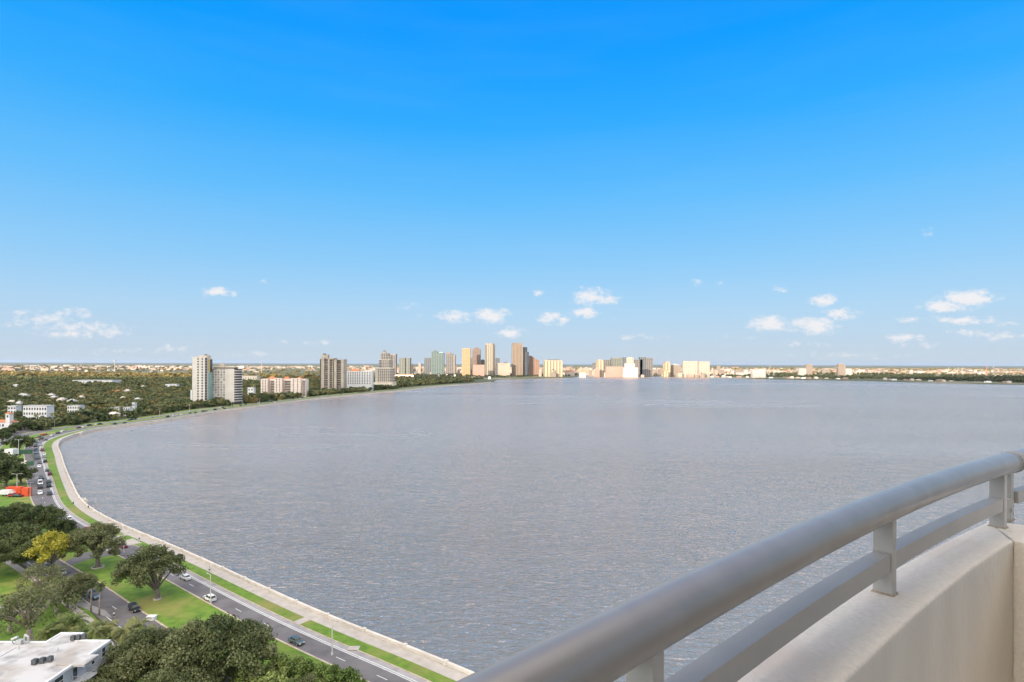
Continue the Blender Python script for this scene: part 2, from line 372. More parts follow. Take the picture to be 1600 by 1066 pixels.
ribbon('road', 'r2_in', 'r2_out', -.1, .03, M['asphalt'], i1=ROADEND)
ribbon('park_lawn', 'r2_out', 'r2_out', -.1, .12, M['grass'], da=3.2, db=14, i1=ROADEND)
ribbon('pavement', 'r2_out', 'r2_out', -.1, .13, M['concrete'], da=1.2, db=3.2, i1=ROADEND)
# second paler lawn inland of the road close to us
mb = MB(); q = [P(-250, 1000), P(-260, 860), P(100, 905), P(230, 1066), P(240, 1200), P(-200, 1300)]
mb.prism([(p.x, p.y) for p in q], -.1, .08); tag(mb.build('park_lawn', M['grass']), kind='structure')
# markings
mk = MB()
def stripe(a, da, w, i0, i1, z=.038):
    V = []; fs = []
    for i in range(i0, i1):
        p = off(a, i, da-w/2); q = off(a, i, da+w/2); V += [(p.x, p.y, z), (q.x, q.y, z)]
    for k in range(i1-i0-1): o = 2*k; fs.append((o, o+1, o+3, o+2))
    mk.add(V, fs)
IM = next(i for i, p in enumerate(shore) if p.y > 900)
stripe('line', .12, .2, 0, IM); stripe('line', -.45, .2, 0, IM); stripe('r2_out', -1.5, .2, 0, IM)
def dashes(a, b, t, i0, i1, length=3.2, gap=9):
    dist = 0
    for i in range(i0, i1-1):
        seg = (shore[i+1]-shore[i]).length; dist += seg
        if dist >= gap:
            dist = 0
            p = off(a, i).lerp(off(b, i), t); q = off(a, i+1).lerp(off(b, i+1), t)
            d = (q-p).normalized(); nn = Vector((-d.y, d.x))*.09; e = p + d*length
            mk.add([(*(p-nn), .038), (*(p+nn), .038), (*(e+nn), .038), (*(e-nn), .038)], [(0, 1, 2, 3)])
dashes('line', 'road_out', .5, 0, IM); dashes('r2_in', 'r2_out', .42, 0, IM)
tag(mk.build('road_markings', M['paint']), kind='structure')
# crossover road through the median
def pad(name, pxs, z, mat, kind='structure', zb=-.1):
    mb = MB(); mb.prism([(P(x, y).x, P(x, y).y) for x, y in pxs], zb, z)
    o = mb.build(name, mat); tag(o, kind=kind); return o
pad('road', [(96, 881), (128, 866), (180, 853), (225, 853), (205, 868), (172, 869), (140, 874), (113, 884)], .155, M['asphalt'])
pad('path', [(207, 842), (222, 849), (196, 853), (188, 848)], .165, M['concrete'])
pad('road', [(36, 664), (100, 655.5), (96, 659), (62, 672), (40, 676), (22, 684), (-30, 688), (-30, 672)], .16, M['asphalt'])
pad('car_park', [(-60, 955), (30, 945), (62, 938), (75, 950), (20, 964), (-60, 975)], .17, M['shoulder'])
pad('path', [(120, 938), (165, 955), (175, 966), (158, 962), (118, 946)], .19, M['shoulder'])
pad('driveway', [(170, 1030), (238, 1018), (245, 1026), (172, 1044)], .14, M['shoulder'])
pad('driveway', [(300, 1046), (380, 1046), (410, 1066), (300, 1110)], .14, M['asphalt'])
pad('tennis_court', [(18, 704), (48, 703), (51, 709), (20, 711)], .2, M['courtgreen'])
pad('tennis_court', [(41, 722), (52, 721), (53, 727), (42, 728)], .2, M['courtgreen'])
pad('sand_court', [(9, 717), (18, 715), (19, 722), (9, 724)], .19, M['cream'])
pad('sand_court', [(33, 722), (41, 720), (42, 728), (33, 730)], .19, M['cream'])

# seawall balustrade
sw = empty('seawall', (shore[20].x, shore[20].y, 0), 'long pale concrete seawall and parapet curving along the water side of the promenade', 'sea wall')
def sw_local(o): o.parent = sw; o.matrix_parent_inverse = Matrix.Translation(-Vector(sw.location))
o = ribbon('wall', 0, .45, -3, .75, M['seawall'], kind=None, da=-.05, db=-.03); sw_local(o)
o = ribbon('coping', 0, .5, .75, .9, M['seawall'], kind=None, da=-.14, db=.05); sw_local(o)
mbp = MB(); mbp.box(-.38, .38, -.38, .38, -.2, 1.02); mbp.box(-.44, .44, -.44, .44, 1.02, 1.12)
p0 = None; cnt = 0; acc = 0
for i in range(len(shore)-1):
    acc += (shore[i+1]-shore[i]).length
    if acc > 9 and cnt < 90 and shore[i].y > 90:
        acc = 0; cnt += 1
        if p0 is None: p0 = mbp.build('pilaster', M['seawall']); ob = p0
        else: ob = p0.copy(); COL.objects.link(ob)
        q = off(.2, i); ob.location = (q.x, q.y, 0); ob.rotation_euler.z = math.atan2(nrm[i].y, nrm[i].x)
        sw_local(ob)

# ------------------------------------------------------------------ vegetation
def leaf_quads(centres, radii, count, size, up=.35, flat=.8, rng=RNG):
    """leaf-sized faces spread through ellipsoidal clumps"""
    nC = len(centres); cs = np.repeat(np.asarray(centres), count, 0); rs = np.repeat(np.asarray(radii), count)
    d = rng.normal(size=(nC*count, 3)); d /= np.linalg.norm(d, axis=1)[:, None]
    r = rs*1.08*(rng.random(len(rs))**.55)
    off_ = d*r[:, None]; off_[:, 2] *= flat
    c = cs + off_
    nn = d + rng.normal(size=d.shape)*.7 + np.array([0, 0, up]); nn /= np.linalg.norm(nn, axis=1)[:, None]
    a = np.cross(nn, rng.normal(size=nn.shape)); a /= np.linalg.norm(a, axis=1)[:, None]; b_ = np.cross(nn, a)
    s = size*(.6+.8*rng.random(len(c)))[:, None]; a = a*s; b_ = b_*s*.7
    V = np.stack([c-a, c-b_*1.0, c+a, c+b_*1.0], 1).reshape(-1, 3)
    Q = np.arange(len(V)).reshape(-1, 4)
    return V, Q
def make_tree(name, R, Ht, crown_mat, bark='bark', nc=46, per=170, leaf=.42, spread=1.0, shift=(0, 0), lobv=.2, base=.32, seed=0, clump=.25, parent_label='', cat='tree', sparse=1.0, dens_branch=1.0):
    rng = np.random.default_rng(seed); rnd = random.Random(seed)
    root = empty(name, (0, 0, 0), parent_label, cat)
    # clump centres over an uneven dome
    cen = []; rad = []
    lob = [rng.uniform(1-lobv, 1+lobv*.6) for _ in range(7)]
    for k in range(nc):
        az = rng.uniform(0, 2*math.pi); t = rng.uniform(0, 1)**.75
        rr_ = R*(1-clump*.7)*t*lob[int(az/(2*math.pi)*7) % 7]
        ztop = Ht*(1 - .42*(rr_/R)**2) - R*clump*.8
        zbot = Ht*(base+.12)
        z = ztop - (ztop-zbot)*rng.uniform(0, 1)**1.9
        cen.append((rr_*math.cos(az)+shift[0], rr_*math.sin(az)+shift[1], z)); rad.append(R*clump*rng.uniform(.65, 1.25))
    V, Q = leaf_quads(cen, rad, int(per*sparse), leaf, rng=rng)
    me = fast_mesh('crown', V, Q, crown_mat); link('crown', me, root)
    mb = MB(); fk = Ht*base; tr = R*.055+.12
    lean = (rng.uniform(-.5, .5), rng.uniform(-.5, .5))
    mb.tube([(0, 0, -.3), (0, 0, .3), (lean[0]*.4, lean[1]*.4, fk*.5), (lean[0], lean[1], fk)], [tr*1.5, tr*1.15, tr, tr*.85], 8)
    tr_o = mb.build('trunk', M[bark], root, True)
    mb = MB()
    order = sorted(range(nc), key=lambda k: -cen[k][2])[::max(1, int(2/dens_branch))]
    for k in order[:26]:
        c = Vector(cen[k]); s = Vector((lean[0], lean[1], fk*rnd.uniform(.75, 1)))
        mid = s.lerp(c, .5) + Vector((rnd.uniform(-.6, .6), rnd.uniform(-.6, .6), rnd.uniform(.0, 1.0)))*R*.1
        mb.tube([s, s.lerp(mid, .5)+Vector((0, 0, .2)), mid, c], [tr*.5, tr*.36, tr*.22, .04], 5)
    mb.build('branches', M[bark], root, True)
    remember(root)
    return root
def put(root, loc, rz=0, s=1.0, label=None, group=None, first=False, name=None):
    o = root if first else copy_tree(root)
    o.location = loc; o.rotation_euler.z = rz; o.scale = (s, s, s) if not isinstance(s, tuple) else s
    if label: o['label'] = label
    if group: o['group'] = group
    return o

OAK_A = make_tree('oak_tree', 9.8, 15.5, M['oak'], nc=84, per=190, leaf=.25, base=.2, seed=3, clump=.165, parent_label='spreading oak with bare trunk on a white ring between the two roads')
put(OAK_A, P(153, 886, .14), .6, first=True)
OAK_B = make_tree('oak_tree', 9.8, 15.2, M['oak'], shift=(-3.2, 1.5), lobv=.08, nc=95, per=190, leaf=.25, base=.2, seed=8, clump=.17, parent_label='leaning grey-green oak on the lawn strip just left of the white saloon car')
put(OAK_B, P(246, 936, .14), 0, first=True)
OAK_C = make_tree('oak_tree', 12.5, 16.5, M['oak'], nc=135, per=240, leaf=.25, base=.2, seed=5, clump=.15, parent_label='largest oak, its broad crown filling the foreground between the flat roof and the road')
put(OAK_C, P(333, 1092, .1), 0, first=True)
put(OAK_C, P(228, 1085, .1), 2.1, .8, 'smaller oak beside the corner of the white flat-roofed block')
put(OAK_C, P(262, 1150, .1), 4.0, .74, 'oak crown at the bottom edge, in front of the largest oak')
put(OAK_B, P(160, 1135, .1), 2.0, .66, 'low oak crown hugging the balcony wall of the white block')
DOAK = make_tree('oak_tree', 9.5, 14, M['dark_oak'], nc=90, per=200, leaf=.26, base=.25, seed=12, clump=.175, parent_label='dark rounded oak at the photo edge behind the yellow-green tree')
put(DOAK, P(22, 880, .1), 0, first=True)
put(DOAK, P(62, 842, .1), 1.2, .95, 'dark oak whose crown touches the queue of cars, behind the street lamp')
put(DOAK, P(25, 838, .1), 2.3, .95, 'dark oak just below the orange containers')
put(DOAK, P(-18, 850, .1), 3.3, 1.0, 'dark oak cut by the left edge of the photo, above the lawn')
put(DOAK, P(96, 846, .1), 2.8, .62, 'dark oak wedged between the yellow-green tree and the lamp')
put(DOAK, P(-20, 905, .1), 4.1, .85, 'dark oak at the left edge beside the bright lawn')
put(DOAK, P(60, 893, .1), 5.0, .8, 'dark oak directly under the yellow-green crown')
put(DOAK, P(122, 852, .14), 5.3, .45, 'small dark tree between the street lamp and the spreading oak')
YEL = make_tree('lime_green_tree', 6.6, 15, M['lime'], nc=30, per=170, leaf=.27, base=.3, seed=21, clump=.24, parent_label='yellow-green tree, the only one of its colour, among the dark oaks')
put(YEL, P(80, 902, .1), 0, first=True)
BARE = make_tree('storm_damaged_tree', 9.5, 14.5, M['oak'], bark='pale_bark', nc=46, per=70, leaf=.25, base=.22, seed=31, clump=.2, dens_branch=2, parent_label='thinned tree with pale bare limbs behind the white flat roof')
put(BARE, P(47, 1001, .1), .4, first=True)
put(BARE, P(88, 958, .1), 2.4, .72, 'half-bare grey tree beside the pavement, left of the blue car')
put(BARE, P(66, 938, .1), 5.1, .8, 'grey-green airy tree below the yellow-green one, over the inner road')
put(OAK_B, P(112, 938, .1), 4.4, .5, 'grey-green tree left of the slim palms, above the inner road')
put(BARE, P(15, 985, .1), 3.4, .7, 'thin tree at the left edge above the roof parapet')
put(OAK_A, P(105, 950, .1), 1.4, .5, 'small green tree behind the two slim palms')
SM = make_tree('young_oak', 5.2, 8.5, M['bright'], nc=34, per=150, leaf=.24, base=.22, seed=41, clump=.24, parent_label='light green tree at the bottom of the lawn strip by the driveway')
put(SM, P(395, 1100, .1), 0, first=True)
for px, py, s, lb in ((440, 1082, .95, 'light green small tree under the dark saloon car on the road'), (478, 1075, .7, 'twiggy small tree overlapping the kerb below the dark saloon'), (505, 1092, .85, 'small tree at the bottom edge between the kerb and the tall lamp post'), (545, 1096, .8, 'rightmost small tree at the bottom edge beside the road'), (425, 1120, 1, 'leafy tree cut by the bottom edge beside the driveway')):
    put(SM, P(px, py, .1), px*.1, s, lb)
put(OAK_B, P(497, 1100, .1), 1.0, .42, 'dull green tree in the clump at the bottom of the lawn strip')
put(OAK_B, P(368, 1085, .1), 3.0, .5, 'dull green tree on the near side of the driveway kerb')
# mid-distance trees (coarser)
MT = make_tree('broadleaf_tree', 9, 13, M['dark_oak'], nc=36, per=90, leaf=.5, base=.22, seed=51, clump=.27, parent_label='round dark tree beside the park lamp and the white caravan')
put(MT, P(29, 706, .1), 0, s=(1.2, 1.3, 1.0), first=True)
for px, py, s, lb in ((8, 762, 1.25, 'wide dark tree behind the orange containers'), (33, 756, .9, 'dark tree between the courts and the traffic queue'), (-5, 748, 1.3, 'dark tree at the left edge behind the containers'), (30, 727, .38, 'small bushy tree between the two sand courts'), (3, 692, .8, 'dark tree at the left edge under the orange-roofed villa'), (38, 671, .95, 'dark tree hiding the foot of the white apartment row, next to the villa'), (28, 673, .7, 'small dark tree touching the villa wall'), (92, 664, .8, 'dark tree by the right end of the long white apartment row'), (103, 661, .8, 'dark tree below the gap between both apartment rows'), (116, 658, .85, 'dark tree in front of the shorter apartment row'), (133, 656, .85, 'dark tree at the right foot of the shorter apartment row'), (145, 655.5, .7, 'dark tree immediately left of the pink houses'), (60, 665, .5, 'low tree under the tall palms'), (50, 668, .85, 'dark tree in front of the middle of the long white apartment row'), (76, 666, .8, 'dark tree beside the foot of the tallest palm'), (16, 680, .6, 'low dark tree in front of the villa')):
    put(MT, P(px, py, .1), px*.3, s, lb)
# palms
def make_palm(name, Ht, nf, fl, label, seed, lean=.6, mat='palm'):
    rnd = random.Random(seed); root = empty(name, (0, 0, 0), label, 'palm tree')
    mb = MB(); mb.tube([(0, 0, -.2), (lean*.3, 0, Ht*.4), (lean, .1, Ht)], [.26, .19, .16], 7); mb.build('trunk', M['pale_bark'], root, True)
    mb = MB(); top = Vector((lean, .1, Ht))
    for k in range(nf):
        az = k*2.399+rnd.uniform(-.2, .2); el = math.radians(rnd.uniform(-35, 70)); L = fl*rnd.uniform(.8, 1.1)
        pos = top.copy(); d = Vector((math.cos(az)*math.cos(el), math.sin(az)*math.cos(el), math.sin(el)))
        ns = 12
        for j in range(ns):
            q = pos + d*(L/ns); d = (d + Vector((0, 0, -.16))).normalized()
            side = d.cross(Vector((0, 0, 1)))
            side = side.normalized() if side.length > .01 else Vector((1, 0, 0))
            w = fl*.26*math.sin(math.pi*(j+1.2)/(ns+1.6))
            for sg in (-1, 1):
                for fr in (0, .5):
                    b0 = pos.lerp(q, fr); b1 = pos.lerp(q, fr+.5)
                    tip = b0 + side*sg*w*rnd.uniform(.8, 1.1) + d*w*.7 + Vector((0, 0, -w*rnd.uniform(.3, .8)))
                    mb.add([b0, b1, tip], [(0, 1, 2)])
            mb.add([pos+side*.03, q+side*.03, q-side*.03, pos-side*.03], [(0, 1, 2, 3)])
            pos = q
    me_o = mb.build('fronds', M[mat], root); remember(root); return root
PALM = make_palm('palm_tree', 7.5, 26, 3.9, 'leftmost palm of the clump behind the flat roof', 5)
palms = [(88, 977, 0.95, 'leftmost palm of the clump behind the flat roof'), (104, 989, 0.85, 'short palm just behind the raised roof corner'), (122, 971, 1.0, 'tall palm in the clump, left of centre'), (128, 989, 0.81, 'low palm against the rooftop units'), (146, 989, 0.88, 'palm with drooping dry fronds in the middle of the clump'), (166, 981, 0.88, 'palm of the clump closest to the person on the road'), (176, 998, 0.7, 'low palm at the corner of the flat roof'), (192, 986, 0.88, 'palm of the clump left of the black car bonnet'), (212, 980, 0.84, 'palm just under the black car'), (230, 988, 0.79, 'rightmost palm of the clump, touching the oaks'), (75, 990, 0.81, 'palm beside the trunk of the thinned tree')]
for k, (px, py, s, lb) in enumerate(palms):
    q = P(px, py, 7.5*s); put(PALM, (q.x, q.y, .08), k*1.7, s, lb, first=(k == 0))
SLIM = make_palm('cabbage_palm', 8.2, 30, 2.1, 'left one of two slim palms in front of the blue car', 9, .2, 'dark_oak')
put(SLIM, P(142, 956, .1), 0, 1, first=True); put(SLIM, P(155, 961, .1), 1, .98, 'right one of two slim palms beside the blue car')
TP = make_palm('tall_palm', 13, 24, 3.4, 'tall palm in front of the white apartment row, left one', 15, .4)
for k, (px, py, lb) in enumerate([(56, 668, 'tall palm in front of the white apartment row, left one'), (74, 663, 'tallest palm standing in front of the white apartment row'), (82, 666, 'thin palm right of the tallest one by the green awning'), (126, 655, 'palm standing among trees right of the white apartment row'), (190, 652, 'palm beside the tall cypress by the white house')]):
    put(TP, P(px, py, .1), k, 1.0, lb, first=(k == 0))

# shore-side wood: individual trees first (nearest), rest as one mass
def low_tree(seed, n=120, leaf=.8, R=6.5, Ht=11):
    rng = np.random.default_rng(seed); nc = 14; cen = []; rad = []
    for k in range(nc):
        az = rng.uniform(0, 6.283); t = rng.uniform(0, 1)**.7; rr_ = R*.75*t
        cen.append((rr_*math.cos(az), rr_*math.sin(az), Ht*.9*(1-.4*t*t)-R*.28-rng.uniform(0, 1)**2*Ht*.4)); rad.append(R*rng.uniform(.24, .42))
    return leaf_quads(cen, rad, n, leaf, rng=rng)
LT = []
for k in range(5):
    V, Q = low_tree(60+k); LT.append((V, Q))
def tree_from(k, mat, label, seed):
    root = empty('broadleaf_tree', (0, 0, 0), label, 'tree')
    link('crown', fast_mesh('crown', LT[k][0], LT[k][1], mat), root)
    mb = MB(); mb.tube([(0, 0, -.3), (.2, 0, 3), (0, 0, 7.5)], [.45, .33, .15], 5); mb.build('trunk', M['bark'], root, True)
    remember(root); return root
BUILT = []      # footprints to keep free: (x0,x1,y0,y1)
def free(x, y, pad=5):
    return all(not (a-pad < x < b+pad and c-pad < y < d+pad) for a, b, c, d in BUILT)
# ------------------------------------------------------------------ near flat-roofed block
nb = empty('apartment_block', (-81, 114, 0), 'white flat-roofed low block with rooftop units at the bottom left corner', 'apartment block')
BL = Vector((-81, 114, 0))
def nbx(name, mat, fn, parent=None):
    mb = MB(); fn(mb); mb.v = [(v[0]-BL.x, v[1]-BL.y, v[2]) for v in mb.v]
    return mb.build(name, mat, parent or nb)
ZR = 12.0
foot = [(-130, 84), (-81.3, 84), (-81.3, 105.2), (-80.9, 108.6), (-80.9, 114.3), (-88.6, 114.3), (-88.6, 117.4), (-92.8, 117.4), (-92.8, 113.6), (-130, 113.6)]
nbx('wall', M['paleblue'], lambda mb: mb.prism(foot, -.3, ZR-.45))
def grow(ps, g):
    cx = sum(p[0] for p in ps)/len(ps); out = []
    n_ = len(ps)
    for i in range(n_):
        a = Vector(ps[i-1]); b = Vector(ps[i]); c = Vector(ps[(i+1) % n_])
        n1 = (b-a).normalized(); n2 = (c-b).normalized(); m1 = Vector((n1.y, -n1.x)); m2 = Vector((n2.y, -n2.x))
        out.append(tuple(b + (m1+m2)*g/max(.3, 1+m1.dot(m2))))
    return out
nbx('roof', M['roofwhite'], lambda mb: mb.prism(grow(foot, .05), ZR-.45, ZR-.05))
def rim(mb):
    o_ = grow(foot, .32); i_ = grow(foot, -.12); n_ = len(foot)
    for i in range(n_):
        j = (i+1) % n_
        mb.add([(*o_[i], ZR-.38), (*o_[j], ZR-.38), (*i_[j], ZR-.38), (*i_[i], ZR-.38), (*o_[i], ZR+.1), (*o_[j], ZR+.1), (*i_[j], ZR+.1), (*i_[i], ZR+.1)],
               [(3, 2, 1, 0), (4, 5, 6, 7), (0, 1, 5, 4), (2, 3, 7, 6)])
nbx('parapet', M['whitepaint'], rim)
nbx('balcony_canopy', M['roofwhite'], lambda mb: mb.box(-84, -78.7, 105.0, 108.7, ZR-.3, ZR+.14))
for fl in range(3):
    z0 = ZR-3.15*(fl+1)
    nbx('balcony_slab', M['whitepaint'], lambda mb: mb.box(-81.25, -78.9, 105.15, 108.55, z0-.2, z0))
    def rails(mb):
        for y in np.linspace(105.2, 108.5, 14): mb.box(-78.98, -78.94, y-.02, y+.02, z0, z0+1)
        for x in np.linspace(-81.1, -79, 9):
            mb.box(x-.02, x+.02, 105.18, 105.22, z0, z0+1); mb.box(x-.02, x+.02, 108.48, 108.52, z0, z0+1)
        mb.box(-79.0, -78.92, 105.16, 108.54, z0+1, z0+1.06); mb.box(-81.2, -79.0, 105.16, 105.24, z0+1, z0+1.06); mb.box(-81.2, -79.0, 108.46, 108.54, z0+1, z0+1.06)
    nbx('balcony_railing', M['metal'], rails)
    nbx('balcony_door', M['glass'], lambda mb: mb.box(-81.35, -81.15, 105.6, 108.0, z0+.05, z0+2.2))
    for (y0, y1) in ((112.4, 113.5), (109.6, 110.6), (101.2, 103.4), (94, 96.5), (88, 90)):
        xw = -80.9 if y0 > 108 else -81.3
        w = nbx('window', M['whitepaint'], lambda mb: [mb.box(xw-.1, xw+.07, y0, y0+.1, z0+.7, z0+2.45), mb.box(xw-.1, xw+.07, y1-.1, y1, z0+.7, z0+2.45), mb.box(xw-.1, xw+.07, y0, y1, z0+2.45, z0+2.57), mb.box(xw-.1, xw+.1, y0-.05, y1+.05, z0+.58, z0+.7), mb.box(xw-.1, xw+.06, y0+.1, y1-.1, z0+1.52, z0+1.6)])
        nbx('pane', M['glass'], lambda mb: mb.box(xw-.1, xw+.03, y0+.1, y1-.1, z0+.7, z0+2.45), w)
def rooftop(name, x, y, boxes, mats):
    for (a, b_, c, d, e, f_, mi) in boxes: nbx(name, M[mats[mi]], lambda mb: mb.box(x+a, x+b_, y+c, y+d, ZR-.05+e, ZR-.05+f_))
q = P(62, 1038, ZR)
for k in range(3):
    nbx('air_conditioner', M['darkmetal'], lambda mb: [mb.box(q.x-1.3+k*1.0, q.x-.5+k*1.0, q.y-.4+k*.5, q.y+.4+k*.5, ZR+.1, ZR+.95), mb.prism([(q.x-.9+k+.3*math.cos(t), q.y+k*.5+.3*math.sin(t)) for t in np.linspace(0, 6.28, 9)[:-1]], ZR+.95, ZR+1.03), mb.box(q.x-1.35+k, q.x-.45+k, q.y-.3+k*.5, q.y-.2+k*.5, ZR-.05, ZR+.1)])
q2 = P(121, 1001, ZR)
for k in range(3):
    nbx('air_conditioner', M['darkmetal'], lambda mb: [mb.box(q2.x-1.2+k*.9, q2.x-.5+k*.9, q2.y-.4+k*.3, q2.y+.3+k*.3, ZR+.1, ZR+1.0), mb.prism([(q2.x-.85+k*.9+.28*math.cos(t), q2.y-.05+k*.3+.28*math.sin(t)) for t in np.linspace(0, 6.28, 9)[:-1]], ZR+1.0, ZR+1.07)])
q3 = P(24, 1006, ZR)
def vent(mb):
    mb.tube([(q3.x-.6, q3.y, ZR-.1), (q3.x-.6, q3.y, ZR+.9), (q3.x+.3, q3.y+.2, ZR+1.3)], [.3, .3, .25], 10)
    mb.box(q3.x+.3, q3.x+1.4, q3.y-.4, q3.y+.5, ZR, ZR+.8); mb.tube([(q3.x+1.8, q3.y, ZR-.1), (q3.x+1.8, q3.y, ZR+1.5)], [.12, .12], 8); mb.tube([(q3.x+2.2, q3.y+.4, ZR-.1), (q3.x+2.2, q3.y+.4, ZR+1.2), (q3.x+1.5, q3.y+.4, ZR+1.6)], [.2, .2, .2], 8)
nbx('roof_vent', M['metal'], vent)
BUILT.append((-130, -79, 84, 118))
for (vx, vy) in ((-96, 111), (-101, 100), (-92, 98), (-88, 110.5), (-106, 108), (-99, 93)):
    nbx('vent_pipe', M['metal'], lambda mb: mb.tube([(vx, vy, ZR-.1), (vx, vy, ZR+.45), (vx, vy, ZR+.5)], [.1, .1, .18], 8))
nbx('conduit', M['metal'], lambda mb: mb.tube([(-97, 104, ZR+.02), (-97, 111.5, ZR+.02), (-91, 112.5, ZR+.02)], [.05, .05, .05], 5))
nbx('roof_hatch', M['roofwhite'], lambda mb: mb.box(-103.5, -102.2, 104, 105.3, ZR-.1, ZR+.35))

# ------------------------------------------------------------------ condominium towers on the shore
def box_part(name, mat, root, x0, x1, y0, y1, z0, z1):
    b0 = root.location; mb = MB(); mb.box(x0-b0.x, x1-b0.x, y0-b0.y, y1-b0.y, z0, z1); return mb.build(name, M[mat] if isinstance(mat, str) else mat, root)
def front(px0, px1, pyt, Y, pyb=None):
    a = PY(px0, pyt, Y); b_ = PY(px1, pyt, Y)
    return a.x, b_.x, (a.z+b_.z)/2
# A: white tower
Y = 900; x0, x1, zt = front(300.5, 320, 558.5, Y)
A = empty('white_condo_tower', ((x0+x1)/2, Y, 0), 'tallest white condominium tower on the left, two window columns and a teal glass side', 'tower block')
box_part('wall', 'warmwhite', A, x0, x1, Y, Y+22, -.5, zt)
box_part('plant_room', 'tan', A, x0+6, x1+1, Y+6, Y+16, zt, zt+3.2); box_part('roof_canopy', 'whitepaint', A, x0-1.5, x0+4, Y-.6, Y+6, zt+.6, zt+1.1)
box_part('roof_mast', 'darkmetal', A, x1-5, x1-1.5, Y+8, Y+10, zt+3.2, zt+5)
px, nxt, zw = front(298.2, 301, 609.5, Y); box_part('annex', 'whitepaint', A, px, x0-.02, Y-1, Y+14, -.5, zw)
fh = 4.25
wproto = None
def win(root, x, y, z, w, h, mat='glass', face='y', name='window'):
    global wproto
    key = (round(w, 2), round(h, 2), mat, face, name)
    if key not in WP:
        mb = MB()
        if face == 'y': mb.box(-w/2, w/2, -.12, .3, 0, h); mb.box(-w/2-.15, w/2+.15, -.22, .2, -.18, -.02)
        else: mb.box(-.3, .12, -w/2, w/2, 0, h); mb.box(-.2, .22, -w/2-.15, w/2+.15, -.18, -.02)
        o = mb.build(name, M[mat]); WP[key] = o; 
    else: o = WP[key].copy(); COL.objects.link(o)
    o.parent = root; o.location = Vector((x, y, z)) - root.location
    return o
WP = {}
for k in range(16):
    z = zt-3.6-k*fh
    if z < 3: break
    win(A, PY(309.4, 600, Y).x, Y, z, 2.4, 2.2); win(A, PY(316, 600, Y).x, Y, z, 2.4, 2.2)
    # side: dark recess, slab edges, teal glazing
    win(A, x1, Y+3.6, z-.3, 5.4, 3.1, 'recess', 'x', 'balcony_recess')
    box_part('balcony_slab', 'whitepaint', A, x1, x1+1.6, Y+.6, Y+7.0, z-1.1, z-.75)
box_part('side_glazing', 'teal', A, x1, x1+.9, Y+11, Y+21.5, 2, zt-24); box_part('sun_patch', noise_mat('sun_gold_tint', (.5, .38, .16), (.6, .48, .22), .2), A, x1, x1+.9, Y+8.5, Y+14, zt-23, zt-3)  # golden patch paints in the sun's reflection on the tower side
box_part('side_glazing', 'glass', A, x1, x1+.85, Y+14.4, Y+21.5, zt-23.7, zt-3)
BUILT.append((x0-4, x1+3, Y-6, Y+24))
# A2: long slab beside it
Y = 925; x0, x1, zt = front(331, 366, 573.5, Y)
B = empty('condo_slab', ((x0+x1)/2, Y, 0), 'long pale condominium slab joined to the right of the white tower, curved balcony end', 'tower block')
box_part('wall', 'warmwhite', B, x0, x1, Y, Y+18, -.5, zt-3.2); box_part('penthouse', 'shade', B, x0+2, x1-2, Y+1, Y+17, zt-3.2, zt-.6); box_part('roof', 'cream', B, x0, x1+2, Y-.6, Y+18, zt-.6, zt+.3)
xa, xb, zz = front(340, 347, 567.5, Y); box_part('plant_room', 'tan', B, xa, xb, Y+5, Y+13, zt+.3, zz)
mb = MB(); cx = x1; 
arc = [(cx-B.location.x + 7*math.sin(t), 9-9*math.cos(t)) for t in np.linspace(0, math.pi, 9)]
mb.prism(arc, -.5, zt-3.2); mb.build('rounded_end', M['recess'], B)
for k in range(16):
    z = zt-5.4-k*4.1
    if z < 3: break
    a2 = [(x*1.0, y) for x, y in [(cx-B.location.x + 8.3*math.sin(t), 9-10.2*math.cos(t)) for t in np.linspace(0, math.pi, 9)]]
    mb = MB(); mb.prism(a2, z-1.2, z-.3); mb.build('balcony_slab', M['whitepaint'], B)
    for fx in (333.2, 337.2, 341.2, 346, 350.2):
        if (k*7+int(fx)) % 11 == 0: continue
        win(B, PY(fx, 600, Y).x, Y, z, 2.3, 2.1, 'recess' if (k+int(fx)) % 3 == 0 else 'shade')
BUILT.append((x0-2, x1+10, Y-6, Y+20))
# B: pink condo of four blocks
Y = 1130
x0, x1, zt = front(408, 476, 591.5, Y)
Cn = empty('pink_condo', ((x0+x1)/2, Y, 0), 'low wide pinkish condominium with terracotta roof humps, right of the white tower', 'apartment block')
box_part('rear_wall', 'pink', Cn, x0, x1, Y+5, Y+22, -.5, zt-1)
for (a, b_, t) in ((408.5, 419, 592), (429.5, 441.5, 591), (455, 470.5, 591.2)):
    xa, xb, z = front(a, b_, t, Y); box_part('wing', 'pink', Cn, xa, xb, Y-3, Y+5, -.5, z)
    for k in range(8):
        zz = z-3.4-k*3.2
        if zz > 2:
            win(Cn, xa+(xb-xa)*.3, Y-3, zz, 1.9, 1.5); win(Cn, xa+(xb-xa)*.7, Y-3, zz, 1.9, 1.5)
for (a, b_) in ((419, 429.5), (441.5, 455), (470.5, 477)):
    xa, xb, z = front(a, b_, 593, Y)
    box_part('balcony_recess', 'recess', Cn, xa+3, xb-3, Y+4.6, Y+5, 2, z-2)
    for k in range(9):
        zz = z-3-k*3.2
        if zz > 2: box_part('balcony_slab', 'pink', Cn, xa, xb, Y+2.6, Y+4.6, zz, zz+.9)
for (a, b_) in ((416, 428), (440, 450), (461, 469)):
    xa, xb, z = front(a, b_, 589.3, Y); mb = MB(); lx = Cn.location.x
    zb = zt-1
    mb.prism([(xa-lx, 6), (xb-lx, 6), (xb-lx, 16), (xa-lx, 16)], zb, z+.5, taper=[(xa-lx+4, 9), (xb-lx-4, 9), (xb-lx-4, 13), (xa-lx+4, 13)]); mb.build('roof', M['terracotta'], Cn)
BUILT.append((x0-2, x1+2, Y-8, Y+24))
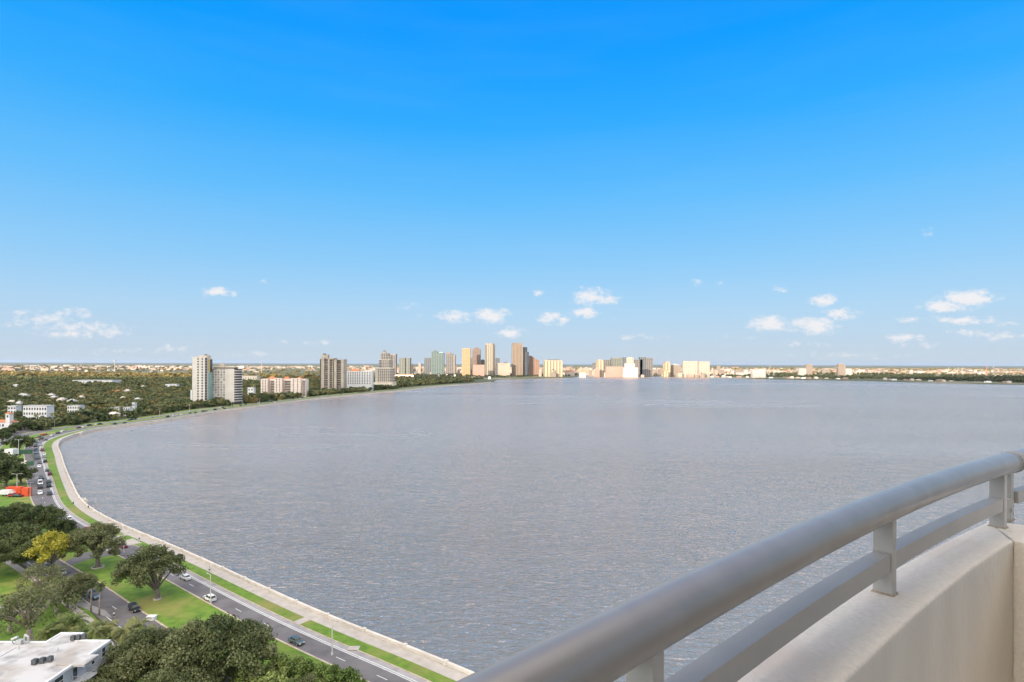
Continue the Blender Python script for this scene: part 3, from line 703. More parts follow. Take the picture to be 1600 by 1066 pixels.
# C: brown double tower
Y = 1310
x0, x1, zt = front(499.5, 537, 562, Y)
D = empty('taupe_condo_tower', ((x0+x1)/2, Y, 0), 'taupe twin-block condominium tower with dark balcony strips and a rooftop plant box', 'tower block')
x0, xm, zl = front(499.5, 522.5, 559.8, Y); _, x1, zr = front(524, 537, 562.5, Y)
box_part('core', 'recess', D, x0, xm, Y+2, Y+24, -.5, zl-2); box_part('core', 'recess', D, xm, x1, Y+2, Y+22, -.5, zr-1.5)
for (a, b_, t, dy) in ((501.8, 506.5, 559, 0), (512.2, 515, 561, 0), (522.3, 526.3, 562.5, -2), (533.3, 537.3, 561.8, -2), (519.5, 520.6, 561, 0)):
    xa, xb, z = front(a, b_, t, Y); box_part('pier', 'brownpier', D, xa, xb, Y+dy, Y+24, -.5, z)
xa, xb, z = front(501, 511, 554.3, Y); box_part('plant_room', 'brownpier', D, xa, xb, Y+6, Y+18, zl-2, z)
xa, xb, z = front(503, 507, 553.6, Y); box_part('plant_room', 'recess', D, xa, xb, Y+7, Y+12, z-1.2, z+1.5)
xa, xb, z = front(513.5, 522, 559.6, Y); box_part('roof', 'brownpier', D, xa, xb, Y-.5, Y+24, z-3, z)
xa, xb, z = front(524.5, 537.8, 561.6, Y); box_part('roof', 'brownpier', D, xa, xb, Y-2.5, Y+22, z-1.6, z)
for k in range(18):
    z = zl-8-k*4.2
    if z < 4: break
    for (a, b_) in ((506.6, 512.1), (515.2, 519.4), (526.6, 533.2)):
        xa, xb, _ = front(a, b_, 560, Y); box_part('balcony_slab', 'brownpier', D, xa, xb, Y+1.0, Y+2.2, z, z+(.9 if (k*3+int(a)) % 4 else 1.5))
BUILT.append((x0-2, x1+2, Y-6, Y+26))
# D: white slab with red roof piece
Y = 1400
x0, x1, zt = front(542, 580.5, 580, Y)
E = empty('white_condo_slab', ((x0+x1)/2, Y, 0), 'white mid-rise condominium with an orange roof hump, right of the taupe tower', 'apartment block')
box_part('wall', 'whitepaint', E, x0, x1, Y, Y+20, -.5, zt)
xa, xb, z = front(547, 560, 577, Y); mb = MB(); lx = E.location.x
mb.prism([(xa-lx, 2), (xb-lx, 2), (xb-lx, 14), (xa-lx, 14)], zt, z, taper=[(xa-lx+4, 6), (xb-lx-4, 6), (xb-lx-4, 10), (xa-lx+4, 10)]); mb.build('roof', M['terracotta'], E)
for j, fx in enumerate((544.5, 548, 551.5, 555, 558.6, 562, 566.2, 570, 574, 578)):
    for k in range(8):
        z = zt-4.2-k*3.9
        if z > 3: win(E, PY(fx, 590, Y).x, Y, z, 2.6, 2.0, 'glass' if (j*5+k*3) % 4 else 'recess')
BUILT.append((x0-2, x1+2, Y-6, Y+22))
# E: stepped tower
Y = 1500
x0, x1, z1 = front(585, 614, 575.5, Y)
Fz = empty('stepped_condo_tower', ((x0+x1)/2, Y, 0), 'wedding-cake condominium tower stepping up to a small domed cap', 'tower block')
gm = facade_mat('cream_grid_facade', (.46, .42, .36), (.06, .06, .065), 4.1, 5.2, .66, .62)
lx = Fz.location.x
def bevbox(name, px0, px1, pyt, zb, mat, d0_, d1_):
    xa, xb, z = front(px0, px1, pyt, Y); c = (xb-xa)*.18; mb = MB()
    mb.prism([(xa-lx+c, d0_), (xb-lx-c, d0_), (xb-lx, d0_+c), (xb-lx, d1_-c), (xb-lx-c, d1_), (xa-lx+c, d1_), (xa-lx, d1_-c), (xa-lx, d0_+c)], zb, z)
    o = mb.build(name, mat, Fz); return z
zA = bevbox('lower_block', 585, 614, 575.5, 10, gm, 0, 34)
bevbox('cornice', 584.6, 614.4, 575.0, zA-.6, M['cream'], -.6, 34.6)
zB = bevbox('middle_block', 591, 611, 562.5, zA, gm, 4, 30); bevbox('cornice', 590.6, 611.4, 562.0, zB-.6, M['cream'], 3.4, 30.6)
zC = bevbox('upper_block', 593, 606.5, 552, zB, gm, 7, 26); bevbox('shoulder_block', 604, 610, 555, zB, gm, 9, 24)
zD = bevbox('cap', 595.5, 602, 549, zC, M['brownpier'], 10, 20)
mb = MB(); xa, xb, z = front(597, 600.5, 547, Y); mb.tube([((xa+xb)/2-lx, 14, zD-.1), ((xa+xb)/2-lx, 14, zD+1.5), ((xa+xb)/2-lx, 14, zD+3.2)], [3, 2.4, .2], 10); mb.build('dome', M['recess'], Fz)
xa, xb, z = front(584, 615, 597.5, Y); box_part('podium', 'cream', Fz, xa, xb, Y-12, Y+36, -.5, z)
for k in range(7): win(Fz, xa+6+k*7, Y-12, 4, 3.4, 8, 'recess')
BUILT.append((x0-4, x1+4, Y-14, Y+38))

# ------------------------------------------------------------------ downtown
DT = []
def tower(name, parts, Y, label, cat='skyscraper', depth=36, group=None):
    a, b_, t = parts[0][1:4]
    xa, xb, z = front(a, b_, t, Y)
    root = empty(name, ((xa+xb)/2, Y, 0), label, cat, group)
    for p in parts:
        nm, a, b_, t, mat = p[:5]; zb = p[5] if len(p) > 5 and p[5] is not None else None; sh = p[6] if len(p) > 6 else None
        xa, xb, z = front(a, b_, t, Y)
        z0 = -.5 if zb is None else front(a, b_, zb, Y)[2]
        dd = (p[7] if len(p) > 7 else 0)
        lx = root.location.x
        base = [(xa-lx, dd), (xb-lx, dd), (xb-lx, depth-dd), (xa-lx, depth-dd)]
        mb = MB()
        if sh == 'peak': 
            mb.prism(base, z0, z, taper=[((xa+xb)/2-lx-.5, dd), ((xa+xb)/2-lx+.5, dd), ((xa+xb)/2-lx+.5, depth-dd), ((xa+xb)/2-lx-.5, depth-dd)])
        elif sh == 'slopeR':
            w = xb-xa; mb.prism(base, z0, z, taper=[(xa-lx, dd), (xa-lx+w*.25, dd), (xa-lx+w*.25, depth-dd), (xa-lx, depth-dd)])
        elif sh == 'chamfer':
            c = (xb-xa)*.2; mb.prism([(xa-lx+c, dd), (xb-lx-c, dd), (xb-lx, dd+c), (xb-lx, depth-dd-c), (xb-lx-c, depth-dd), (xa-lx+c, depth-dd), (xa-lx, depth-dd-c), (xa-lx, dd+c)], z0, z)
        elif sh == 'round':
            w = xb-xa; mb.prism([(xa-lx, dd)] + [(xa-lx+w*math.sin(t_), dd+depth*.5*(1-math.cos(t_))) for t_ in np.linspace(.3, math.pi/2, 6)] + [(xb-lx, depth), (xa-lx, depth)], z0, z)
        else: mb.prism(base, z0, z)
        mb.build(nm, mat if not isinstance(mat, str) else M[mat], root)
    DT.append(root); return root
f = lambda n_, a_, b_, fh, ww, fr, vf: facade_mat(n_, a_, b_, fh*1.9, ww*2.3, fr, min(vf, 1.1) if vf > 1 else vf)
fGold = f('gold_facade', (.33, .225, .12), (.2, .13, .07), 4, 4, .5, .5); fBrown = f('brown_facade', (.17, .125, .1), (.08, .06, .055), 4, 3, .5, .6)
fCream = f('cream_facade', (.3, .265, .21), (.14, .13, .11), 4, 4, .5, 1.1); fTaupe = f('taupe_facade', (.23, .175, .125), (.1, .08, .065), 4, 3.2, .5, 1.1)
fDark = f('dark_facade', (.1, .11, .12), (.05, .06, .07), 4, 5, .6, .6); fTeal = f('teal_facade', (.1, .135, .13), (.06, .09, .09), 4, 6, .6, .6)
fGrey = f('grey_facade', (.15, .14, .13), (.06, .06, .065), 4, 5, .6, .6); fWhite = f('white_facade', (.32, .285, .24), (.15, .135, .12), 3.6, 5, .35, .45)
fRed = f('red_facade', (.22, .135, .1), (.13, .085, .065), 4, 4, .5, .5); fGreen = f('green_glass_facade', (.15, .155, .135), (.09, .1, .09), 4, 6, .7, .7)
fYel = f('yellow_cream_facade', (.35, .3, .21), (.17, .14, .1), 3.6, 7, .4, 1.1)
tower('office_tower', [('body', 607, 618.5, 555, fGrey), ('crown', 606.5, 618.8, 553.4, 'city_tan', 555)], 3300, 'grey slab tower with pale cap showing just right of the stepped condominium tower')
tower('green_tower', [('body', 623.5, 632.5, 560, fGreen), ('roof', 623.2, 632.8, 559.3, 'darkmetal', 560)], 2900, 'left one of two small green-grey slabs left of downtown')
tower('green_tower', [('body', 634, 640.8, 560, fGreen), ('roof', 633.7, 641, 559.3, 'darkmetal', 560)], 2900, 'right one of two small green-grey slabs left of downtown')
tower('office_tower', [('body', 663, 674, 559.8, fDark), ('roof', 663, 673, 559.2, 'darkmetal', 559.8)], 3400, 'short dark tower on the left side of downtown, against the teal one')
tower('teal_tower', [('body', 674, 684, 549.5, fTeal), ('crown', 675.5, 683, 547.3, fTeal, 549.5, 'peak'), ('second_body', 684, 693.5, 551.5, fTeal), ('second_crown', 686, 692, 550.4, 'teal', 551.5)], 3300, 'teal glass double tower with a slight peak, left side of downtown')
tower('office_tower', [('body', 697, 708.5, 553, fGrey), ('crown', 697.5, 704, 550.8, 'city_tan', 553), ('side_block', 708.5, 711.2, 554.5, 'city_tan')], 3250, 'grey tower with a lighter right edge, between the teal tower and the golden one')
tower('golden_tower', [('body', 722, 735, 545, fGold), ('crown', 723, 734.3, 544.3, 'city_cream', 545)], 3150, 'slim golden tower glowing in the sun', depth=30)
tower('brown_tower', [('body', 738, 750.8, 546, fBrown), ('crown', 740.5, 748, 543.3, fBrown, 546), ('pinnacle', 743.8, 744.8, 542.4, 'darkmetal', 543.3)], 3300, 'brown tower with a small stepped crown just right of the golden one')
tower('office_tower', [('body', 735.4, 739, 559, fDark)], 3500, 'narrow dark block squeezed between the golden tower and the brown tower', depth=20)
tower('cream_tower', [('body', 757.5, 773.4, 539, fCream, None, 'chamfer'), ('crown', 759, 772, 536.5, fCream, 539, 'chamfer', 3)], 3050, 'tall cream tower with chamfered corners in the middle of downtown')
tower('office_tower', [('body', 774, 780.8, 560, fDark), ('roof', 774, 779, 559.4, 'darkmetal', 560)], 3250, 'short dark tower touching the right side of the tall cream one')
tower('office_tower', [('body', 751.5, 757, 563, fGrey), ('crown', 752, 756, 562, 'darkmetal', 563)], 3350, 'short grey block left of the tall cream tower')
tower('taupe_tower', [('body', 799.5, 817, 538.5, fTaupe), ('crown', 800.5, 816, 536, fTaupe, 538.5, None, 4)], 3000, 'broad taupe skyscraper with a set-back top, the bulkiest of downtown')
tower('curved_tower', [('body', 817.2, 826.5, 550, fDark, None, 'round'), ('upper_body', 817.2, 824, 542.5, fDark, 550, 'round')], 3020, 'dark curved tower attached to the right of the broad taupe skyscraper')
tower('red_building', [('body', 826.8, 843, 562.5, fRed), ('crown', 826.8, 840, 556, fRed, 562.5, 'slopeR')], 3080, 'reddish building with a sloping roof right of the dark curved tower', 'office block')
tower('cream_hotel', [('body', 849.5, 879, 564, fYel), ('roof', 850, 878, 563, 'city_cream', 564), ('plant_room', 856, 874, 561.5, 'darkmetal', 563, None, 4)], 2950, 'wide yellow-cream waterfront hotel with a dark rooftop strip', 'hotel', 26)
tower('parking_block', [('body', 739, 757, 570, 'city_pink')], 2900, 'pinkish low block at the foot of the brown tower', 'office block', 30)
tower('low_block', [('body', 778, 797, 567.3, 'city_cream'), ('plant_room', 787, 793, 565.6, 'darkmetal', 567.3)], 2950, 'cream low block left of the broad taupe skyscraper', 'office block', 30)
tower('cream_block', [('body', 932.5, 943.5, 563, fYel), ('crown', 934, 940, 561.8, 'city_cream', 563)], 3050, 'small cream tower at the left of the waterfront hotel group', 'apartment block', 24)
tower('grey_block', [('body', 944, 955.5, 562.3, fGrey), ('side_block', 927, 932.3, 567, fGrey)], 3250, 'grey glazed block behind the small cream tower', 'apartment block')
tower('glass_hotel', [('body', 955.6, 972, 559.8, fGreen), ('side_body', 972, 979, 558.6, fDark), ('roof', 955.6, 972, 559.2, 'city_tan', 559.8)], 3150, 'green glass hotel with a dark right flank behind the white stepped building', 'hotel')
tower('low_block', [('body', 947, 974, 573.2, 'city_pink'), ('roof', 947, 974, 572.6, 'city_tan', 573.2)], 2950, 'low dusty pink block on the waterfront left of the white stepped building', 'office block', 24)
tower('white_stepped_building', [('body', 974, 997, 574.5, 'city_white'), ('middle', 976.5, 992, 568, 'city_white', 574.5, None, 2), ('upper', 979.5, 990.5, 559.3, fWhite, 568, None, 4), ('crown', 981.5, 988.5, 558.5, 'city_white', 559.3, None, 6)], 2900, 'bright white stepped building at the water edge', 'apartment block', 24)
tower('grey_apartment_block', [('body', 991.5, 1004, 562, fGrey), ('middle_body', 1000, 1010, 558.3, fDark), ('right_body', 1010, 1020, 559.6, fGrey)], 3150, 'group of joined grey towers right of the white stepped building', 'apartment block')
tower('cream_block', [('body', 1037, 1048, 567, fYel), ('crown', 1040, 1046, 564.8, 'city_cream', 567)], 3100, 'cream block with a small top left of the wide white pair', 'apartment block', 24)
tower('domed_block', [('body', 1048, 1064, 570.5, 'city_tan'), ('roof', 1050, 1062, 568.5, 'city_white', 570.5, 'peak')], 3150, 'tan block with a pale pitched roof left of the wide white pair', 'office block', 24)
tower('white_apartment_block', [('body', 1067.5, 1090.5, 565, fWhite), ('right_body', 1091.5, 1108.8, 565, fWhite), ('link', 1090.5, 1091.5, 566, 'recess', None, None, 3), ('roof', 1068, 1090, 564.4, 'city_cream', 565)], 3000, 'wide white pair of apartment blocks right of downtown', 'apartment block', 24)
tower('silo', [('body', 1259.8, 1269.8, 570, 'city_tan'), ('head_house', 1262, 1269, 569.3, 'city_cream', 570), ('shed', 1249, 1260, 576, 'city_white')], 3300, 'left one of two pale industrial silo towers by the port', 'silo', 20)
tower('silo', [('body', 1310, 1321.5, 569.5, 'city_tan'), ('head_house', 1311, 1317, 568.5, 'city_cream', 569.5), ('shed', 1321.5, 1331, 576, 'city_white')], 3300, 'right one of two pale industrial silo towers by the port', 'silo', 20)
tower('tank_building', [('body', 1176, 1188, 578, 'city_white'), ('dome', 1188, 1198, 576.8, 'city_white', None, 'chamfer'), ('roof', 1177, 1187, 577.2, 'city_cream', 578, 'peak')], 2900, 'white warehouse with a tank-like end on the far shore', 'warehouse', 24)
# conveyor between silos
cv = MB(); a = PY(1269.8, 580, 3300); b_ = PY(1310, 574.5, 3300)
cvr = empty('conveyor', (a.x, a.y, 0), 'thin sloping conveyor gallery joining the two port silos', 'conveyor')
cv.tube([a-cvr.location, b_-cvr.location], [1.6, 1.6], 4); cv.build('gallery', M['city_cream'], cvr)
for k in range(4):
    q = a.lerp(b_, (k+.5)/4)-cvr.location; cv2 = MB(); cv2.tube([(q.x, q.y, 0), (q.x, q.y, q.z)], [.7, .5], 4); cv2.build('trestle', M['city_tan'], cvr)
# cranes, masts
def crane(px, pyt, pyb, Y, tilt, mat, label, w=1.4):
    base = PY(px, pyb, Y); top = PY(px+tilt, pyt, Y); root = empty('port_crane', (base.x, Y, 0), label, 'crane')
    mb = MB(); mb.tube([(-4, 0, 0), (0, 0, base.z)], [w*.6, w*.6], 4); mb.tube([(4, 0, 0), (0, 0, base.z)], [w*.6, w*.6], 4); mb.build('tower', M[mat], root)
    mb = MB(); mb.tube([(-5, 0, base.z*.8), (top.x-base.x, 0, top.z)], [w, w*.6], 4); mb.build('jib', M[mat], root)
crane(1202, 569.5, 577, 3300, 2.6, 'city_white', 'white crane with a leaning jib between the white warehouse and the silos')
crane(1209, 575, 580, 3100, 1, 'city_white', 'short white crane right of the leaning one')
crane(1481, 573.5, 579, 3600, 2.2, 'city_white', 'leftmost white port crane on the right horizon')
crane(1489, 576, 579.5, 3600, 4, 'city_white', 'low-lying white port crane jib, second from the left')
crane(1496, 574, 579.5, 3600, 1.6, 'city_white', 'third white port crane from the left')
crane(1503.5, 574, 579.5, 3600, 1.6, 'city_white', 'fourth white port crane from the left')
crane(1541.5, 570.3, 583, 3300, 1.6, 'terracotta', 'red crane with the highest tip near the right edge')
def gantry(px0, px1, pyt, Y, label):
    a = PY(px0, pyt, Y); b_ = PY(px1, pyt, Y); root = empty('gantry_crane', ((a.x+b_.x)/2, Y, 0), label, 'crane'); h = (b_.x-a.x)/2
    for sx in (-1, 1):
        mb = MB(); mb.box(sx*h-1.5, sx*h+1.5, -2, 2, 0, a.z); mb.build('leg', M['city_tan'], root)
    mb = MB(); mb.box(-h-3, h+3, -3, 3, a.z, a.z+4); mb.build('beam', M['city_tan'], root); mb = MB(); mb.box(-h+2, h-2, -2.5, 2.5, 0, 9); mb.build('base_block', M['city_cream'], root)
gantry(1577, 1591, 578, 3300, 'portal gantry frame at the right end of the port'); gantry(1553, 1566, 576.5, 3400, 'pale gantry frame left of the portal one, beside the red crane')
def mast(px, pyt, Y, label, r=1.6):
    t = PY(px, pyt, Y); o = MB(); o.tube([(0, 0, 0), (0, 0, t.z*.5), (0, 0, t.z)], [r*1.3, r, r*.5], 6); 
    o.box(-r*2.2, r*2.2, -r*2, r*2, t.z*.94, t.z); ob = o.build('mast', M['city_white'], None, loc=(t.x, Y, 0)); tag(ob, label, 'mast')
mast(179.6, 563, 3600, 'thin white mast on the horizon between the left edge and the white tower', 2.4); mast(408.6, 565.5, 3300, 'thin white mast right of the long slab')
mast(1552, 573, 3500, 'thin mast beside the red crane', 1.2)

# white low-rises and villas close to the bend
def lowrise(name, px0, px1, pyt, pyb, depth, mat, label, floors=3, nwin=6, cat='apartment block', roof=None, dy=0):
    base = P((px0+px1)/2, pyb); Y = base.y; xa, xb, z = front(px0, px1, pyt, Y)
    root = empty(name, ((xa+xb)/2, Y, 0), label, cat); lx = root.location.x
    box_part('wall', mat, root, xa, xb, Y, Y+depth, -.5, z)
    if roof:
        mb = MB(); mb.prism([(xa-lx-.6, -.6), (xb-lx+.6, -.6), (xb-lx+.6, depth+.6), (xa-lx-.6, depth+.6)], z, z+depth*.28, taper=[(xa-lx+depth*.4, depth*.5-.2), (xb-lx-depth*.4, depth*.5-.2), (xb-lx-depth*.4, depth*.5+.2), (xa-lx+depth*.4, depth*.5+.2)]); mb.build('roof', M[roof], root)
    else: box_part('roof', 'roofwhite', root, xa-.5, xb+.5, Y-.5, Y+depth+.5, z, z+.4)
    fhh = z/floors
    for k in range(floors):
        for j in range(nwin):
            win(root, xa+(xb-xa)*(j+.5)/nwin, Y, fhh*k+1.0, min(2.0, (xb-xa)/nwin*.5), fhh*.42, 'glass' if (j*3+k*5) % 4 else 'recess')
    BUILT.append((xa-1, xb+1, Y-4, Y+depth+2)); return root
lowrise('white_apartment_row', 36, 73, 634.5, 664, 10, 'whitepaint', 'long white flat-roofed apartment row left of the bend', 4, 9)
lowrise('white_apartment_row', 12, 25, 634.5, 652, 8, 'whitepaint', 'left wing of white flats behind the dark tree and the villa', 3, 3)
lowrise('white_apartment_row', 105, 124, 634.3, 650, 9, 'whitepaint', 'shorter white apartment row right of the long one', 3, 5)
lowrise('pink_house', 152, 168, 650.5, 655.5, 9, 'pink', 'left low pink house by the shore road', 1, 4, 'house', 'pink')
lowrise('pink_house', 167.5, 181, 647, 655, 8, 'pink', 'taller pink house by the shore road', 2, 3, 'house', 'pink')
lowrise('white_house', 179, 186, 636.5, 648, 9, 'whitepaint', 'narrow white house behind the pink ones', 3, 2, 'house')
lowrise('white_house', 193, 202, 637, 650, 7, 'whitepaint', 'white house right of the cypress', 3, 3, 'house')
lowrise('white_house', 206, 210, 629.5, 647, 5, 'whitepaint', 'white house with a square tower top near the shore road', 3, 2, 'house')
lowrise('white_house', 158, 171, 638, 646, 9, 'whitepaint', 'small white house hidden in trees left of the pink ones', 2, 3, 'house')
lowrise('white_warehouse', 113, 175, 594.5, 603, 40, 'whitepaint', 'wide pale flat-roofed hall rising out of the wood on the left', 2, 12, 'hall')
lowrise('cream_hall', 378, 402, 587.5, 598, 24, 'cream', 'cream hall in the wood right of the long slab', 2, 6, 'hall')
lowrise('white_villa', 387, 396, 605.5, 622, 9, 'whitepaint', 'white villa with a small dome among trees left of the pinkish condominium', 3, 2, 'house')
lowrise('pale_house', 258, 276, 600.5, 608, 12, 'whitepaint', 'pale roofed house in the wood left of the white tower', 2, 3, 'house')
lowrise('orange_roof_house', 169, 186, 611.5, 616, 8, 'cream', 'orange-roofed house deep in the wood', 1, 3, 'house', 'terracotta')
lowrise('orange_roof_house', 617, 646, 586, 590, 10, 'pink', 'long orange roof right of the stepped tower', 1, 4, 'house', 'terracotta')
lowrise('white_hall', 635, 652, 580.5, 585, 16, 'whitepaint', 'white long house in the wood right of the stepped tower', 2, 4, 'hall')
# orange-roof villa
Vv = lowrise('villa', -14, 18, 660, 676, 8, 'whitepaint', 'white villa with orange tiled roof and a square tower at the left edge', 2, 6, 'villa', 'terracotta')
q = P(13, 676); Yv = q.y; xa, xb, z = front(10, 16.5, 646.5, Yv)
box_part('tower', 'whitepaint', Vv, xa, xb, Yv-1, Yv+3.2, -.5, z); mb = MB(); lx = Vv.location.x
mb.prism([(xa-lx-.5, -1.5), (xb-lx+.5, -1.5), (xb-lx+.5, 3.7), (xa-lx-.5, 3.7)], z, z+1.6, taper=[((xa+xb)/2-lx-.1, 1), ((xa+xb)/2-lx+.1, 1), ((xa+xb)/2-lx+.1, 1.2), ((xa+xb)/2-lx-.1, 1.2)]); mb.build('tower_roof', M['terracotta'], Vv)
win(Vv, (xa+xb)/2, Yv-1, z-3.4, 1.2, 2, 'glass')

# anonymous lit city buildings: 240 of them as things, the rest one mass
def city_proto(k):
    rnd = random.Random(k); w = rnd.uniform(14, 44); d = rnd.uniform(12, 26); h = rnd.uniform(6, 15)
    mats = [fWhite, M['city_cream'], M['city_white'], fYel, M['city_tan'], M['city_pink'], M['city_cream']]
    root = empty('city_building', (0, 0, 0), 'pale low building in the sunlit sprawl between the bay and the horizon', 'building', 'low buildings of the distant sprawl')
    mb = MB(); mb.box(-w/2, w/2, 0, d, -.5, h); mb.build('wall', mats[k % 7], root)
    mb = MB(); mb.box(-w/2-.4, w/2+.4, -.4, d+.4, h, h+.7); mb.box(-w*.2, w*.1, d*.3, d*.7, h+.7, h+2.6)
    mb.build('roof', M[['city_white', 'city_cream', 'terracotta', 'city_tan'][k % 4]], root); remember(root); return root
CP = [city_proto(k) for k in range(12)]
rnd = random.Random(99); cnt = 0
def shore_far_y(px):                          # photo row of the waterline / wood top at a photo column
    return float(np.interp(px, [0, 300, 640, 760, 830, 900, 1200, 1600], [592, 592, 584, 583, 583, 583, 584, 583]))
used = [False]*12
while cnt < 290:
    mid = cnt < 150
    px = rnd.uniform(585, 1120) if mid else rnd.uniform(-20, 1620); hy = 568.2+(px-800)*ROLL
    if mid: py = hy + rnd.uniform(15, 21 if px > 830 else 18)
    else: py = hy+rnd.uniform(8, 15.5)
    if px < 600 and hy+9.5 < py and rnd.random() < .75: continue
    if 296 < px < 372 and py > 580: continue
    q = P(px, py)
    if q.y < 2500: continue
    k = rnd.randrange(12); o = CP[k] if not used[k] else copy_tree(CP[k]); used[k] = True
    s = rnd.uniform(.6, 1.1) if mid else rnd.uniform(.8, 1.3); top = rnd.uniform(3.2, 13) if px < 870 else rnd.uniform(9, 15)
    hz_ = (H - top/F*q.y)/10 if mid and rnd.random() < .75 else rnd.uniform(.8, 1.5)
    o.location = (q.x, q.y, 0); o.scale = (s, s, max(.6, hz_)); cnt += 1
cm = MB()
for k in range(3600):
    px = rnd.uniform(-150, 1750); hy = 568.2+(px-800)*ROLL; dy = 6.3+rnd.random()**1.2*8
    if rnd.random() < .25: dy = rnd.uniform(10, 18 if 640 < px < 1200 else 13)
    if px < 560 and dy > 9.5 and rnd.random() < .8: continue
    if math.sin(px*.021+2*math.sin(dy*.7)) < -.45 and rnd.random() < .6: continue
    q = P(px, hy+dy)
    if q.y < 2500 or (600 < px < 1200 and q.y < 2850): continue
    w = rnd.uniform(12, 46)*(q.y/4000)**.6; h = rnd.uniform(4, 9)+ (rnd.random() < .08)*rnd.uniform(4, 16); d = w*.5
    cm.box(q.x-w, q.x+w, q.y, q.y+d, -.5, h*(q.y/4000)**.45, rnd.randrange(6))
for k in range(900):
    px = rnd.uniform(600, 1640); hy = 568.2+(px-800)*ROLL; dy = rnd.uniform(11, 17.5 if px > 830 and px < 1200 else 14.5)
    if px > 1130 and rnd.random() < .45: continue
    q = P(px, hy+dy); w = rnd.uniform(8, 30); h = max(5, H-rnd.uniform(5.5, 13)/F*q.y) if px < 1130 else max(4, H-rnd.uniform(7.5, 15)/F*q.y)
    if rnd.random() < .08 and px < 1150: h += rnd.uniform(5, 22); w *= .5
    cm.box(q.x-w, q.x+w, q.y, q.y+w*.7, -.5, h, rnd.randrange(6))
    if rnd.random() < .4: cm.box(q.x-w*.4, q.x+w*.2, q.y+w*.2, q.y+w*.5, h, h+2.5, rnd.randrange(6))
tag(cm.build('distant_town', [M['city_cream'], M['city_white'], fWhite, M['city_tan'], M['city_pink'], M['city_tan']]), kind='stuff', label='countless small pale buildings of the far sprawl')

# ------------------------------------------------------------------ woods
protos = [tree_from(k, M['wood'] if k % 2 else M['dark_oak'], 'dense green tree in the wood behind the shore road', k) for k in range(5)]
pr_used = [False]*5
spots = []
for i in range(ROADEND):
    if shore[i].y < 520 or shore[i].y > 1480: continue
    far_ = shore[i].y > 820
    for _r in range(3 if far_ else 1):
        if rnd.random() < (.5 if far_ else .62):
            p = off(float(rnd.uniform(42, 100) if far_ else rnd.uniform(47, 66)), i); spots.append((p.x, p.y, rnd.uniform(.95, 1.4) if far_ else rnd.uniform(.65, 1.05)))
while len(spots) < 296:
    px = rnd.uniform(-30, 330); py = rnd.uniform(624, 664); q = P(px, py)
    do, k = dist_off(q.x, q.y)
    if do < 56: continue
    spots.append((q.x, q.y, rnd.uniform(.65, 1.1)))
ok = 0
for (x, y, s) in spots:
    if not free(x, y, 4): continue
    k = rnd.randrange(5); o = protos[k] if not pr_used[k] else copy_tree(protos[k]); pr_used[k] = True
    o.location = (x, y, 0); o.rotation_euler.z = rnd.uniform(0, 6.28); o.scale = (s*1.1, s*1.1, s); o['group'] = 'trees of the wood behind the shore road'; ok += 1
def mass(name, spots, mats_scale, mat, label, npts=34, leaf=1.5):
    VV = []; base = 0; T = []
    for k in range(6):
        rng = np.random.default_rng(200+k); nc = 7; cen = []; rad = []
        for j in range(nc):
            az = rng.uniform(0, 6.283); t = rng.uniform(0, 1)**.7*4.6
            cen.append((t*math.cos(az), t*math.sin(az), 8.4-.12*t*t-rng.uniform(0, 3.6))); rad.append(rng.uniform(1.9, 3))
        T.append(leaf_quads(cen, rad, npts, leaf, rng=rng)[0])
    for (x, y, s) in spots:
        t = T[rnd.randrange(6)]; a = rnd.uniform(0, 6.28); c, s_ = math.cos(a), math.sin(a)
        R_ = np.array([[c, s_, 0], [-s_, c, 0], [0, 0, 1]]); VV.append((t@R_)*np.array([s*1.15, s*1.15, s]) + np.array([x, y, 0]))
    V = np.concatenate(VV); Q = np.arange(len(V)).reshape(-1, 4)
    o = link(name, fast_mesh(name, V, Q, mat)); tag(o, label, kind='stuff'); return o
def fill(y0, y1, cell, s0, s1):
    out = []; y = y0; step_ = cell
    while y < y1:
        x = -.97*y
        while x < 60:
            xx, yy = x+rnd.uniform(-.5, .5)*cell, y+rnd.uniform(-.5, .5)*cell; x += cell
            do, k = dist_off(xx, yy)
            if do < 58 or k >= len(shore)-3 or not free(xx, yy, 4): continue
            if -81 > xx and yy < 560 and xx > -.7*yy: continue
            if math.sin(xx*.013+1.7*math.sin(yy*.008))+math.sin(yy*.017+xx*.006) > 1.5: continue
            out.append((xx, yy, rnd.uniform(s0, s1)))
        y += cell
    return out
wn = fill(575, 1450, 12.5, .6, 1.2); wf = fill(1450, 2300, 19, .95, 1.6); wl = fill(2300, 4600, 31, 1.3, 2.3)
mass('wood', wn, 1, M['wood'], 'mass of tree crowns of the wood on the left', 34, 1.15)
mass('wood', wf, 1, M['wood'], 'far part of the wood reaching towards downtown', 22, 2.0)
mass('sunlit_wood', wl, 1, M['lit_wood'], 'sun-tinted olive tree crowns beyond the shaded wood', 13, 3.2)
# strip between shore wood and downtown, headland, far right shore
sp2 = []
for k in range(1500):
    px = rnd.uniform(600, 900); q = P(px, 568.2+(px-800)*ROLL+rnd.uniform(15, 27))
    yc = float(np.interp(px, [600, 640, 730, 772, 824, 900], [606, 603.5, 595.5, 591, 589, 587.6]))
    if (q - P(px, yc)).y < 10 or q.y > 3400: continue
    sp2.append((q.x, q.y, rnd.uniform(.6, 1.1)))
for k in range(1500):
    px = rnd.uniform(1100, 1640); ys = float(np.interp(px, [1100, 1214, 1303, 1360, 1470, 1551, 1640], [590, 592, 593.4, 594, 597, 599, 601.5]))-1.5
    py = ys - rnd.uniform(0, 1)**1.3*(9 if px > 1200 else 4)
    if px < 1230 and rnd.random() < .5: continue
    q = P(px, py); sp2.append((q.x, q.y, rnd.uniform(.9, 1.6) if px > 1200 else rnd.uniform(.7, 1.2)))
